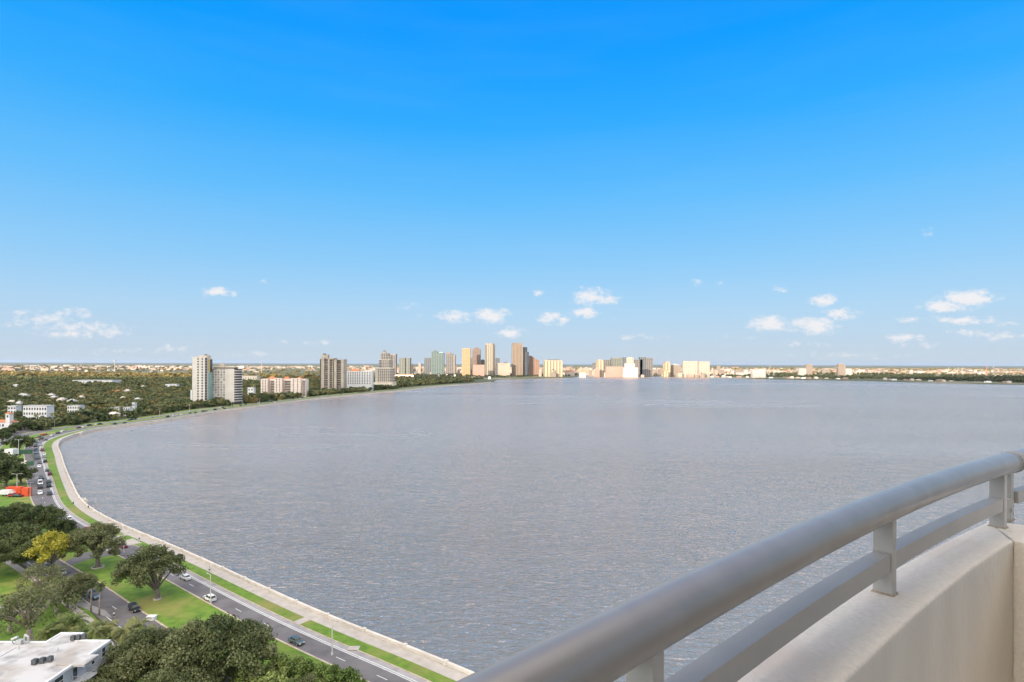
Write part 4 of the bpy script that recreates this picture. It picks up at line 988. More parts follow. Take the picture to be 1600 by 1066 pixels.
mass('shore_wood', sp2, 1, M['shade_wood'], 'dark trees lining the far shore of the bay', 40, 1.5)
sp3 = []
for k in range(2600):
    px = rnd.uniform(-60, 1660); hy = 568.2+(px-800)*ROLL; dy = rnd.uniform(6.5, 28 if px < 640 else 15); q = P(px, hy+dy)
    if q.y < 2250 or (640 < px and q.y < 3000): continue
    sp3.append((q.x, q.y, rnd.uniform(.9, 1.3)*(max(1, q.y/3800))))
mass('sunlit_wood', sp3, 1, M['lit_wood'], 'sun-tinted olive tree crowns scattered through the sunlit sprawl', 22, 2.2)
# houses on the far right shore and between the trees
hp = []
for k in range(4):
    r_ = random.Random(300+k); root = empty('shore_house', (0, 0, 0), 'small pale house between dark trees on the far right shore', 'house', 'houses on the far right shore')
    w = r_.uniform(9, 16); mb = MB(); mb.box(-w, w, 0, 12, -.5, 5.5+k); mb.build('wall', M[['city_cream', 'whitepaint', 'city_pink', 'tan'][k]], root)
    mb = MB(); z = 5.5+k; mb.prism([(-w-.7, -.7), (w+.7, -.7), (w+.7, 12.7), (-w-.7, 12.7)], z, z+3, taper=[(-w+6, 5.8), (w-6, 5.8), (w-6, 6.2), (-w+6, 6.2)]); mb.build('roof', M[['tan', 'darkmetal', 'city_tan', 'roofwhite'][k]], root); remember(root); hp.append(root)
us = [False]*4
for j, px in enumerate([1105, 1112, 1120, 1131, 1137, 1141, 1155, 1168, 1190, 1205, 1232, 1238, 1247, 1256, 1265, 1276, 1292, 1310, 1322, 1384, 1392, 1398, 1416, 1426, 1436, 1455, 1470, 1476, 1487, 1545, 1572, 1578]):
    ys = float(np.interp(px, [1100, 1214, 1303, 1360, 1470, 1551, 1640], [590, 592, 593.4, 594, 597.3, 599, 601.5]))-.9
    q = P(px, ys); k = j % 4; o = hp[k] if not us[k] else copy_tree(hp[k]); us[k] = True; s = rnd.uniform(.6, .95); o.location = (q.x, q.y, 0); o.scale = (s, s, s)
# small house roofs peeping from the wood on the left
hp2 = []
for k in range(3):
    root = empty('wood_house', (0, 0, 0), 'pale roof peeping out of the wood on the left', 'house', 'houses half hidden in the wood'); mb = MB(); mb.box(-6, 6, 0, 9, -.5, 8); mb.build('wall', M[['whitepaint', 'cream', 'tan'][k]], root)
    mb = MB(); mb.prism([(-6.5, -.5), (6.5, -.5), (6.5, 9.5), (-6.5, 9.5)], 8, 10.6, taper=[(-3, 4.3), (3, 4.3), (3, 4.7), (-3, 4.7)]); mb.build('roof', M[['roofwhite', 'tan', 'roofwhite'][k]], root); remember(root); hp2.append(root)
us = [False]*3
for j in range(28):
    px = rnd.uniform(0, 300) if j < 20 else rnd.uniform(620, 800); py = rnd.uniform(594, 640) if j < 20 else rnd.uniform(586, 596)
    q = P(px, py); do, _k = dist_off(q.x, q.y)
    if do < 60 or not free(q.x, q.y, 3): continue
    k = j % 3; o = hp2[k] if not us[k] else copy_tree(hp2[k]); us[k] = True; s = rnd.uniform(.5, 1.0); o.location = (q.x, q.y, 0); o.scale = (s, s, rnd.uniform(.95, 1.1))
# cypress
mb = MB(); mb.tube([(0, 0, 0), (0, 0, 2)], [.3, .3], 6); q = P(190, 652)
cy = empty('cypress_tree', (q.x, q.y, 0), 'dark pointed cypress left of the white house by the bend', 'tree'); mb.build('trunk', M['bark'], cy)
V, Q = leaf_quads([(0, 0, 2+k*1.3) for k in range(9)], [2.2, 2.6, 2.7, 2.6, 2.4, 2.1, 1.7, 1.2, .7], 70, .4); link('crown', fast_mesh('crown', V, Q, M['dark_oak']), cy)
# ------------------------------------------------------------------ vehicles
def car_mesh(kind):
    """returns (body MB, glass MB, dims). x forward, y across, z up"""
    if kind == 'sedan': L, W, hood, roof, prof = 4.7, .9, .92, 1.45, [(-2.35, .72), (-2.3, .98), (-1.5, 1.02), (1.0, .98), (1.95, .86), (2.32, .68)]; g0 = (-1.75, 1.02, .55, -.95)
    elif kind == 'suv': L, W, hood, roof, prof = 4.7, .96, 1.05, 1.75, [(-2.35, .95), (-2.32, 1.1), (-1.5, 1.12), (1.0, 1.12), (2.0, 1.02), (2.34, .8)]; g0 = (-2.25, .98, .3, -1.9)
    else: L, W, hood, roof, prof = 5.6, 1.02, 1.2, 2.3, [(-2.8, 1.1), (-2.78, 1.25), (-2.0, 1.28), (1.5, 1.25), (2.5, 1.12), (2.8, .85)]; g0 = (-2.72, 1.8, 1.15, -2.6)
    zb = .28 if kind == 'sedan' else .36
    b = MB(); secs = []
    for x, zt_ in prof:
        w = W*(1 if abs(x) < L*.42 else .88)
        secs.append([(x, -w*.92, zb), (x, -w, zb+.25), (x, -w*.97, zt_-.08), (x, -w*.8, zt_), (x, w*.8, zt_), (x, w*.97, zt_-.08), (x, w, zb+.25), (x, w*.92, zb)])
    V = [p for s in secs for p in s]; fs = []
    for i in range(len(secs)-1):
        for k in range(8): a = i*8+k; c = i*8+(k+1) % 8; fs.append((a, c, c+8, a+8))
    fs += [list(range(8)), list(range((len(secs)-1)*8, len(secs)*8))[::-1]]
    b.add(V, fs)
    # roof panel and pillars
    xr0, xf0, xf1, xr1 = g0[0], g0[1], g0[2], g0[3]; zs = max(p[1] for p in prof)-.04
    ww, wr = W*.86, W*.7
    b.add([(xr1-.05, -wr, roof-.04), (xf1+.05, -wr, roof-.04), (xf1+.05, wr, roof-.04), (xr1-.05, wr, roof-.04), (xr1+.1, -wr*.9, roof+.03), (xf1-.1, -wr*.9, roof+.03), (xf1-.1, wr*.9, roof+.03), (xr1+.1, wr*.9, roof+.03)], [(0, 1, 5, 4), (1, 2, 6, 5), (2, 3, 7, 6), (3, 0, 4, 7), (4, 5, 6, 7), (3, 2, 1, 0)])
    for s in (-1, 1):
        for (xa, xb) in ((xr0, xr1), (xf0, xf1), ((xr0+xf0)/2-.1, (xr1+xf1)/2-.1)):
            b.tube([(xa, s*ww, zs-.05), (xb, s*wr, roof-.02)], [.055, .05], 4)
    g = MB(); g.add([(xr0, -ww, zs), (xf0, -ww, zs), (xf0, ww, zs), (xr0, ww, zs), (xr1, -wr, roof-.05), (xf1, -wr, roof-.05), (xf1, wr, roof-.05), (xr1, wr, roof-.05)], [(3, 2, 1, 0), (4, 5, 6, 7), (0, 1, 5, 4), (1, 2, 6, 5), (2, 3, 7, 6), (3, 0, 4, 7)])
    return b, g, (L, W, zb)
RED = paint('tail_lamp_red', (.5, .02, .02))
def car_proto(kind, full=True):
    nm = {'sedan': 'saloon_car', 'suv': 'suv', 'van': 'van'}[kind]
    b, g, (L, W, zb) = car_mesh(kind)
    root = empty(nm, (0, 0, 0), 'unplaced vehicle of this kind', 'car' if kind != 'van' else 'van')
    b.build('body', CAR['white'], root); g.build('windows', M['glass'], root)
    r = .34 if kind == 'sedan' else .38
    for sx in (-.3*L, .31*L):
        for sy in (-1, 1):
            mb = MB(); mb.tube([(0, -.12, 0), (0, .12, 0)], [r, r], 14); w = mb.build('wheel', M['tyre'], root, loc=(sx, sy*(W-.1), r))
            if full: mb = MB(); mb.tube([(0, -.13, 0), (0, .13, 0)], [r*.55, r*.55], 10); mb.build('rim', M['metal'], w)
    if full:
        for sy in (-1, 1):
            mb = MB(); mb.box(L/2-.22, L/2-.0, sy*W*.62-.17, sy*W*.62+.17, zb+.3, zb+.44); mb.build('headlight', M['lampglass'], root)
            mb = MB(); mb.box(-L/2-.02, -L/2+.12, sy*W*.64-.14, sy*W*.64+.14, zb+.42, zb+.58); mb.build('tail_light', RED, root)
            mb = MB(); mb.box(.85, 1.0, sy*W-.02 if sy > 0 else -W-.16, sy*W+.16 if sy > 0 else -W+.02, zb+.7, zb+.85); mb.build('wing_mirror', M['darkmetal'], root)
    # colour on the object, so copies can differ
    for o in COL.objects:
        if o.parent == root and o.name.startswith('body'): o.material_slots[0].link = 'OBJECT'; o.material_slots[0].material = CAR['white']
    remember(root); return root
CARS = {(k, f_): car_proto(k, f_) for k in ('sedan', 'suv', 'van') for f_ in (True, False)}
cused = {k: False for k in CARS}
def drop_car(kind, full, loc, heading, colour, label, group=None, s=1.0):
    key = (kind, full); first = not cused[key]; cused[key] = True
    o = CARS[key] if first else copy_tree(CARS[key])
    o.location = loc; o.rotation_euler.z = heading; o.scale = (s, s, s); o['label'] = label
    if group: o['group'] = group
    for c in COL.objects:
        if c.parent == o and c.name.startswith('body'): c.material_slots[0].link = 'OBJECT'; c.material_slots[0].material = CAR[colour]
    return o
def heading_at(x, y, away=True):
    _, k = dist_off(x, y); d = (shore[min(k+2, len(shore)-1)]-shore[max(k-2, 0)]).normalized()
    if not away: d = -d
    return math.atan2(d.y, d.x)
near_cars = [(290, 905, 'sedan', 'white', 0, 'white saloon car just emerging right of the leaning oak'), (327.5, 938, 'suv', 'white', 0, 'white SUV beside the lamp post on the outer road'), (463, 1005, 'sedan', 'green', 1, 'dark grey-green saloon alone on the near stretch of road'),
    (210, 954, 'suv', 'black', 1, 'black SUV beside the kerb on the inner road'), (148, 934, 'suv', 'blue', 1, 'blue-grey car behind the two slim palms'), (96, 897, 'sedan', 'silver', 1, 'silver car under the yellow-green tree'), (80, 890, 'suv', 'grey', 1, 'dark car hidden under the yellow-green tree, left of the silver one'),
    (107, 813, 'suv', 'white', 0, 'white SUV right of the double-arm street lamp'), (105, 823, 'sedan', 'grey', 0, 'dark car just behind the white SUV at the street lamp'), (137, 829, 'sedan', 'red', 0, 'red car seen through the spreading oak'), (180, 865, 'suv', 'black', 0, 'black car in the shade at the crossover road'), (192, 856, 'sedan', 'maroon', 0, 'dark red car half hidden by the spreading oak')]
for px, py, k, c, aw, lb in near_cars:
    q = P(px, py, .04); drop_car(k, True, (q.x, q.y, .035), heading_at(q.x, q.y, aw != 1), c, lb)
queue = [(62.5, 772, 'sedan', 'white', 'first white saloon in the left lane of the queue'), (63, 763, 'suv', 'black', 'black SUV ahead of the first white saloon in the queue'), (63, 757.5, 'van', 'white', 'white van in the left lane of the queue'), (64.5, 748.5, 'suv', 'grey', 'dark car ahead of the white van'),
    (77.5, 773, 'suv', 'grey', 'grey SUV level with the first white saloon'), (76.5, 761, 'suv', 'black', 'black SUV with pale roof line in the right lane'), (76.5, 754, 'sedan', 'grey', 'dark saloon directly ahead of the black SUV in the right lane'), (78, 742.5, 'suv', 'maroon', 'dark maroon SUV in the right lane of the queue'), (74, 736.5, 'sedan', 'grey', 'dark low saloon ahead of the maroon SUV'),
    (61.5, 730, 'sedan', 'white', 'small white car in the left lane, mid queue'), (61.5, 725, 'sedan', 'grey', 'dark grey saloon ahead of the small white car'), (70.5, 722.5, 'suv', 'black', 'black SUV in the right lane, mid queue'), (69, 715.5, 'suv', 'silver', 'silver SUV ahead of the black one in the right lane'), (69.2, 711, 'sedan', 'white', 'white saloon in the right lane near the bend'),
    (59.5, 717, 'sedan', 'grey', 'dark grey saloon in the left lane near the bend'), (57, 709, 'suv', 'blue', 'blue-grey car in the left lane'), (56.5, 704, 'sedan', 'grey', 'dark saloon in the left lane after the blue-grey car'), (66, 705, 'suv', 'maroon', 'brownish SUV in the right lane close to the bend'), (55.5, 698, 'suv', 'black', 'black car at the left lane where the road starts to turn'),
    (63, 696.3, 'sedan', 'silver', 'silver car at the start of the turn, right lane'), (56.5, 692, 'sedan', 'blue', 'blue-grey car close to the oak crown at the turn'), (71.5, 688.3, 'sedan', 'grey', 'grey car low in the turn'), (64.5, 686.5, 'suv', 'black', 'black car in the turn'), (61, 684, 'sedan', 'navy', 'dark blue car at the outside of the turn'), (66.5, 681, 'suv', 'red', 'left red car of the pair in the turn'), (71, 680, 'sedan', 'red', 'right red car of the pair in the turn'),
    (81, 681.5, 'sedan', 'white', 'white car on the inside of the turn'), (90.5, 678, 'suv', 'navy', 'navy SUV leaving the turn'), (98.5, 674.8, 'sedan', 'white', 'white car following the shoreline after the turn'), (123, 669.5, 'sedan', 'black', 'low black car after the turn, left of a white one'), (132, 668, 'sedan', 'white', 'white car next to the low black car after the turn'), (140, 665.7, 'suv', 'black', 'black SUV next to the grass beyond the turn'), (152.5, 663.7, 'sedan', 'white', 'white car beyond the black SUV'), (156.5, 663.7, 'suv', 'grey', 'grey car close behind the white one beyond the turn')]
for px, py, k, c, lb in queue:
    q = P(px, py, .04); drop_car(k, False, (q.x, q.y, .04), heading_at(q.x, q.y, px > 66), c, lb, s=1.12)
far_cars = [(178, 663), (186, 656), (190, 661), (201, 657.5), (212, 655.5), (236, 653), (254, 652), (262, 651), (270, 650), (281.5, 648.5), (292, 646.5), (305, 645.8), (321, 643.5), (327, 643), (335, 641), (338, 637), (346, 637.5), (352, 639.5), (361, 636), (366, 632.5), (381, 634.5), (391, 629.5), (398, 630), (414, 628), (427, 628), (434, 629.5), (452, 624), (471, 623), (500, 620.5), (511, 619.8), (530, 616.6)]
rnd = random.Random(5)
for px, py in far_cars:
    q = P(px, py, .04); do, k = dist_off(q.x, q.y)
    do = min(max(do, 10.8), 36); lane = 12.0 if do < 24 else 34.0
    lane = min((12.3, 15.8, OFF['r2_in'][k]+2.4, OFF['r2_in'][k]+5.6), key=lambda v: abs(v-do)); p = off(float(lane), k)
    drop_car(rnd.choice(('sedan', 'suv', 'suv', 'van')), False, (p.x, p.y, .04), heading_at(p.x, p.y, lane < 24), rnd.choice(('white', 'black', 'silver', 'grey', 'white', 'black')), 'small distant car on the shore road beyond the bend', 'distant cars on the shore road')
for px, py, c, lb in ((3.5, 705, 'black', 'black car on the inner road at the left edge'), (4, 709, 'white', 'white car behind the black one at the left edge'), (45, 669, 'white', 'white car on the wide junction above the dark tree')):
    q = P(px, py, .04); drop_car('suv', False, (q.x, q.y, .2), 2.2, c, lb)
# caravan, containers, lorry
def wheelpair(root, L, W, r=.42):
    for sx in (-.3*L, .3*L):
        for sy in (-1, 1):
            mb = MB(); mb.tube([(0, -.13, 0), (0, .13, 0)], [r, r], 10); mb.build('wheel', M['tyre'], root, loc=(sx, sy*(W/2-.15), r))
q = P(16.5, 712); cvn = empty('caravan', (q.x, q.y, .1), 'white box caravan on the grass by the park lamp', 'caravan')
mb = MB(); mb.box(-3, 3, -1.6, 3.2, .6, 4.4); mb.box(-2.8, 2.8, -1.4, 3.0, 4.4, 4.6); mb.build('body', M['whitepaint'], cvn); mb = MB(); mb.box(-.3, .9, -1.68, -1.5, 1.9, 2.9); mb.build('window', M['glass'], cvn); wheelpair(cvn, 6, 3)
def container(px0, px1, pyt, pyb, label, d=2.6):
    q = P((px0+px1)/2, pyb); a = PY(px0, pyb, q.y).x; b_ = PY(px1, pyb, q.y).x; h = PY(px0, pyt, q.y).z
    root = empty('shipping_container', (q.x, q.y, .1), label, 'container'); w = (b_-a)/2
    mb = MB(); mb.box(-w, w, 0, d, 0, h-.1)
    for k in range(int(w*2/.45)): x = -w+.2+k*.45; mb.box(x, x+.16, -.06, .0-.002, .15, h-.3)
    for sx in (-w, w-.18): mb.box(sx, sx+.18, -.09, -.06-.002, 0, h)
    mb.build('body', M['orange'], root)
    for s in (-1, 1):
        mb = MB(); x = s*w; mb.box(min(x, x+s*.06), max(x, x+s*.06), .15, d-.15, .15, h-.3); mb.build('door', M['orange'], root)
container(9, 21.5, 761.5, 773, 'leftmost orange container of three in the park'); container(22, 32, 761.5, 775, 'middle orange container of three in the park'); container(33.5, 43.5, 763, 776.5, 'rightmost orange container, set a little apart')
q = P(13, 775.5); lr = empty('box_lorry', (q.x, q.y, .1), 'white box lorry in front of the leftmost orange container', 'lorry')
mb = MB(); mb.box(-3.6, 1.8, -1.1, 1.1, 1.0, 3.1); mb.build('cargo_box', M['whitepaint'], lr); mb = MB(); mb.add([(1.9, -1, .5), (3.6, -1, .5), (3.6, 1, .5), (1.9, 1, .5), (1.9, -1, 2.5), (2.9, -1, 2.5), (2.9, 1, 2.5), (1.9, 1, 2.5)], [(3, 2, 1, 0), (4, 5, 6, 7), (0, 1, 5, 4), (1, 2, 6, 5), (2, 3, 7, 6), (3, 0, 4, 7)]); mb.build('cab', CAR['white'], lr); wheelpair(lr, 6, 2.2)
q = P(21.5, 776.5); drop_car('suv', False, (q.x, q.y, .1), .2, 'red', 'red car parked in front of the middle orange container'); q = P(28, 777); drop_car('sedan', False, (q.x, q.y, .1), .1, 'black', 'dark car between the red car and the right container')
# fences round the courts
def fence(pa, pb, h, label):
    a = P(*pa); b_ = P(*pb); root = empty('court_fence', a, label, 'fence'); d = b_-a; n_ = max(2, int(d.length/4))
    for k in range(n_+1):
        mb = MB(); p = d*(k/n_); mb.tube([(p.x, p.y, 0), (p.x, p.y, h)], [.07, .07], 5); mb.build('post', M['darkmetal'], root)
    mb = MB(); t = Vector((-d.y, d.x, 0)).normalized()*.03; mb.add([(*(t.xy), .1), (*(-t.xy), .1), (*((d-t).xy), .1), (*((d+t).xy), .1), (*(t.xy), h-.1), (*(-t.xy), h-.1), (*((d-t).xy), h-.1), (*((d+t).xy), h-.1)], [(0, 1, 2, 3), (4, 5, 6, 7), (0, 3, 7, 4), (1, 2, 6, 5)]); mb.build('windscreen', M['courtgreen'], root)
fence((23, 711), (50, 709), 3.2, 'dark green windscreen fence behind the white caravan'); fence((50, 709), (53, 721), 3.0, 'green fence along the footpath beside the queue'); fence((41, 728.5), (53, 727.5), 3, 'short green windscreen fence at the lower court')

# ------------------------------------------------------------------ street lamps
def lamp_proto(h, arms, label):
    root = empty('street_lamp', (0, 0, 0), label, 'street lamp')
    mb = MB(); mb.tube([(0, 0, -.1), (0, 0, h*.5), (0, 0, h)], [.17, .13, .09], 8); mb.build('pole', M['lamppole'], root)
    mb = MB(); mb.tube([(0, 0, -.05), (0, 0, .5)], [.3, .26], 8); mb.build('base', M['lamppole'], root)
    for s in arms:
        mb = MB(); mb.tube([(0, 0, h-.15), (s*.8, 0, h+.1), (s*1.5, 0, h+.1)], [.06, .05, .05], 6); mb.build('arm', M['lamppole'], root)
        mb = MB(); mb.prism([(s*1.3, -.18), (s*2.3, -.14), (s*2.3, .14), (s*1.3, .18)], h+.02, h+.2); mb.build('lamp_head', M['metal'], root)
    remember(root); return root
L2 = lamp_proto(9.2, (-1, 1), 'street lamp with two arms at the edge of the dark oaks'); L1 = lamp_proto(8.6, (-1,), 'street lamp right beside the white SUV')
for j, (px, py, pr, s, rz, lb) in enumerate([(102, 829, L2, .85, .2, 'street lamp with two arms at the edge of the dark oaks'), (193.5, 864, L2, .75, .3, 'street lamp standing right of the spreading oak'), (29, 713, L2, 1.3, 0, 'park lamp behind the white caravan'), (26.5, 772, L2, 1.1, .1, 'tall park lamp in front of the orange containers'), (47, 776, L2, .75, .1, 'short lamp right of the orange containers'), (113, 662, L2, .95, 0, 'lamp on the grass strip beyond the junction'), (85, 668, L2, .9, 0, 'lamp near the junction by the tall palms'),
    (153, 658, L2, .9, .3, 'lamp left of the pink houses'), (249.5, 650.5, L2, 1.1, 0, 'shore road lamp left of the white tower'), (296, 644, L2, 1.15, 0, 'shore road lamp just below the white tower'), (405.5, 634, L2, 1.2, 0, 'shore road lamp left of the pinkish condominium'), (477, 622, L2, 1.3, 0, 'shore road lamp below the pinkish condominium'), (362, 637, L2, 1.1, 0, 'shore road lamp below the rounded slab end'), (633, 604, L2, 1.7, 0, 'shore road lamp right of the stepped tower')]):
    q = P(px, py); put(pr, (q.x, q.y, .14), rz, s, lb, first=(j == 0))
q = P(329, 945); put(L1, (q.x, q.y, .14), -.6, .95, None, first=True)
q = P(519, 1024); put(L1, (q.x, q.y, .14), 2.5, .95, 'tall lamp post near the bottom of the verge')
# white ring round the oak trunk, slabs, signs
for (px, py, r, lb) in ((153, 887, 1.9, 'white concrete ring round the foot of the spreading oak'), (246, 937, 1.1, 'small pale ring round the foot of the leaning oak')):
    q = P(px, py); mb = MB(); n_ = 20
    for (ra, rb, z0, z1) in ((r, r-.45, 0, .28),):
        for k in range(n_):
            a, c = k*6.2832/n_, (k+1)*6.2832/n_
            mb.add([(ra*math.cos(a), ra*math.sin(a), z0), (ra*math.cos(c), ra*math.sin(c), z0), (ra*math.cos(c), ra*math.sin(c), z1), (ra*math.cos(a), ra*math.sin(a), z1), (rb*math.cos(a), rb*math.sin(a), z1), (rb*math.cos(c), rb*math.sin(c), z1), (rb*math.cos(a), rb*math.sin(a), z0), (rb*math.cos(c), rb*math.sin(c), z0)], [(0, 1, 2, 3), (3, 2, 5, 4), (4, 5, 7, 6)])
    tag(mb.build('tree_ring', M['concrete'], None, loc=(q.x, q.y, .12)), lb, 'tree ring')
q = P(237, 969); mb = MB(); mb.box(-1, 1, -.7, .7, 0, .9); mb.box(-1.1, 1.1, -.8, .8, .9, 1.0); tag(mb.build('utility_box', M['whitepaint'], None, loc=(q.x, q.y, .12)), 'white utility box on the kerb ahead of the black SUV', 'utility box')
q = P(553, 1014); mb = MB(); mb.box(-1.3, 1.3, -.9, .9, 0, .12); mb.box(-.4, .4, -.3, .3, .12, .2); tag(mb.build('drain_cover', M['concrete'], None, loc=(q.x, q.y, .14)), 'pale concrete drain slab set in the verge by the road', 'drain')
# viewing platform / stair heads on the seawall
for px, py, lb in ((134, 783.5, 'small pale landing bulging from the seawall above the walker'), (124, 676.5, 'small stair landing on the seawall past the bend')):
    q = P(px, py); do, k = dist_off(q.x, q.y); p = off(-.9, k); mb = MB(); mb.box(-.9, .9, -2.4, 2.4, -2.8, .5); mb.box(-.9, -.6, -2.4, 2.4, .5, 1.0); mb.box(-.6, .9, -2.4, -2.1, .5, 1.0); mb.box(-.6, .9, 2.1, 2.4, .5, 1.0)
    o = mb.build('landing', M['seawall'], None, loc=(p.x, p.y, 0)); o.rotation_euler.z = math.atan2(nrm[k].y, nrm[k].x)+math.pi; tag(o, lb, 'landing')

# ------------------------------------------------------------------ people
def person(loc, rz, top, bottom, label, stride=.25):
    root = empty('person', loc, label, 'person', rz=rz)
    J = [(0, 0, .95), (0, 0, 1.15), (0, 0, 1.42), (0, 0, 1.52), (.02, 0, 1.64), (.02, 0, 1.76),
         (0, .19, 1.42), (.05, .24, 1.14), (.18, .22, .95), (.22, .21, .86), (0, -.19, 1.42), (-.06, -.24, 1.14), (-.02, -.23, .9), (0, -.22, .8),
         (0, .1, .9), (stride*.6, .1, .5), (stride, .1, .08), (stride+.16, .1, .04), (0, -.1, .9), (-stride*.2, -.1, .5), (-stride, -.1, .1), (-stride+.15, -.1, .04)]
    E_ = [(0, 1), (1, 2), (2, 3), (3, 4), (4, 5), (2, 6), (6, 7), (7, 8), (8, 9), (2, 10), (10, 11), (11, 12), (12, 13), (0, 14), (14, 15), (15, 16), (16, 17), (0, 18), (18, 19), (19, 20), (20, 21)]
    R_ = [.15, .14, .15, .06, .1, .08, .07, .05, .038, .04, .07, .05, .038, .04, .1, .068, .045, .045, .1, .068, .045, .045]
    def skin(name, js, es, rs, mat, grow_=0, root_i=0):
        me = bpy.data.meshes.new(name); me.from_pydata(js, es, []); me.materials.append(mat)
        o = bpy.data.objects.new(name, me); COL.objects.link(o); o.parent = root
        md = o.modifiers.new('skin', 'SKIN'); 
        if not me.skin_vertices: me.attributes.new('skin', 'FLOAT', 'POINT')
        return o, me
    import bmesh
    def skinned(name, js, es, rs, mat):
        bm = bmesh.new(); lay = bm.verts.layers.skin.verify(); vs = []
        for j, r in zip(js, rs): v = bm.verts.new(j); v[lay].radius = (r, r); vs.append(v)
        vs[0][lay].use_root = True
        for a, b_ in es: bm.edges.new((vs[a], vs[b_]))
        me = bpy.data.meshes.new(name); bm.to_mesh(me); bm.free(); me.materials.append(mat)
        o = bpy.data.objects.new(name, me); COL.objects.link(o); o.parent = root
        o.modifiers.new('s', 'SKIN'); sb = o.modifiers.new('d', 'SUBSURF'); sb.levels = 1; sb.render_levels = 1
    skinned('body', J, E_, R_, M['skin'])
    skinned('shirt', [J[i] for i in (1, 2, 6, 7, 10, 11, 0)], [(0, 1), (1, 2), (2, 3), (1, 4), (4, 5), (0, 6)], [.17, .175, .085, .065, .085, .065, .17], top)
    skinned('shorts', [J[i] for i in (0, 14, 15, 18, 19)], [(0, 1), (1, 2), (0, 3), (3, 4)], [.17, .12, .085, .12, .085], bottom)
    mb = MB(); mb.tube([(0, 0, 1.66), (-.02, 0, 1.74), (0, 0, 1.82), (0, 0, 1.86)], [.09, .115, .1, .03], 8); mb.build('hair', M['cloth_dark'], root, True)
    return root
for px, py, z, a, b_, lb in ((138, 796, .16, 'cloth_dark', 'cloth_dark', 'person in dark clothes walking on the promenade by the seawall landing'), (114.5, 790, .15, 'cloth_dark', 'cloth_dark', 'person in dark clothes standing on the grass verge near the bend'), (178, 966, .04, 'cloth_white', 'cloth_dark', 'person with white top and dark hair on the inner road behind the palms'), (217.5, 848, .16, 'cloth_dark', 'cloth_white', 'small figure on the promenade right of the spreading oak'), (327.5, 895, .16, 'cloth_white', 'cloth_dark', 'figure in pale top on the promenade above the lamp head')):
    q = P(px, py); h_ = heading_at(q.x, q.y); person((q.x, q.y, z), h_, M[a], M[b_], lb)

# ------------------------------------------------------------------ balcony
def curve(x): return .765 + .95*x - .06*x*x
def tang(x):
    d = Vector((1, .95-.12*x)); return d.normalized()
def cpt(x, o_=0):                             # o_ > 0 outward (towards the water)
    t = tang(x); n_ = Vector((-t.y, t.x)); return Vector((x, curve(x))) + n_*o_
m_rail = noise_mat('rail_paint', (.235, .222, .212), (.27, .255, .244), 9, .27, .06, 60, detail=6, bdist=.002); M['rail'] = m_rail
m_bar = noise_mat('bar_paint', (.37, .352, .33), (.42, .4, .376), 6, .5, .05, 80, bdist=.002); m_post = noise_mat('post_paint', (.42, .4, .375), (.47, .45, .425), 6, .5, .05, 80, bdist=.002); M['post'] = m_post
def stucco(name, c1, c2, c3, bump=.6):
    m = noise_mat(name, c1, c2, 70, 1.0, bump, 85, detail=9, c3=c3, scale3=1.6, bdist=.007, lo=.25, hi=.75); return m
M['stucco'] = stucco('parapet_stucco', (.64, .58, .51), (.75, .69, .615), (.62, .535, .465))
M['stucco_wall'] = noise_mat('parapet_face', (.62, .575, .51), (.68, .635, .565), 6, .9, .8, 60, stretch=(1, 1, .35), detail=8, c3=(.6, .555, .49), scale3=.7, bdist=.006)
ZT = H - .727; ZF = H-1.52
bal = empty('balcony', (1.2, 1.6, ZF), 'curved stucco balcony parapet in the foreground', 'balcony')
def bal_part(name, mb, mat, smooth=False, parent=None):
    par = parent or bal; w = Vector((1.2, 1.6, ZF)); mb.v = [tuple(Vector(v)-w) for v in mb.v]
    return mb.build(name, mat, par, smooth)
# parapet: swept section with rounded inner arris and soft top
IX = .0
sec = []
for (o_, z) in [(-.115, ZF), (-.1145, ZT-.02), (-.114, ZT-.008), (-.112, ZT-.003), (-.108, ZT-.0005), (-.1, ZT), (-.09, ZT+.0005), (.045, ZT-.001), (.058, ZT-.004), (.068, ZT-.012), (.0745, ZT-.03), (.075, ZT-.05), (.075, ZF-.3)]: sec.append((o_, z))
mb = MB(); xs = list(np.linspace(0, 1, 60)); V = []; fs = []; ns = len(sec)
def inn(x): return .017*max(0, min(1, (x-.8)/1.3))
for s_ in xs:
    for (o_, z) in sec:
        xe = 2.03+(2.276-2.03)*max(0, min(1, (o_+.1)/.175)); x = -1.6+s_*(xe+1.6); p = cpt(x, o_+(inn(x) if o_ < -.05 else 0)); V.append((p.x, p.y, z))
for i in range(len(xs)-1):
    for k in range(ns-1): a = i*ns+k; fs.append((a, a+ns, a+ns+1, a+1))
mb.add(V, fs); mb.add(V[-ns:], [list(range(ns))])
# the inner face keeps its own, greyer stucco
wall_o = bal_part('parapet', mb, [M['stucco'], M['stucco_wall']], False)
me = wall_o.data
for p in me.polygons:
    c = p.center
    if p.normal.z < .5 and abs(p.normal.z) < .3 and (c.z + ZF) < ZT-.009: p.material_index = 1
    p.use_smooth = True
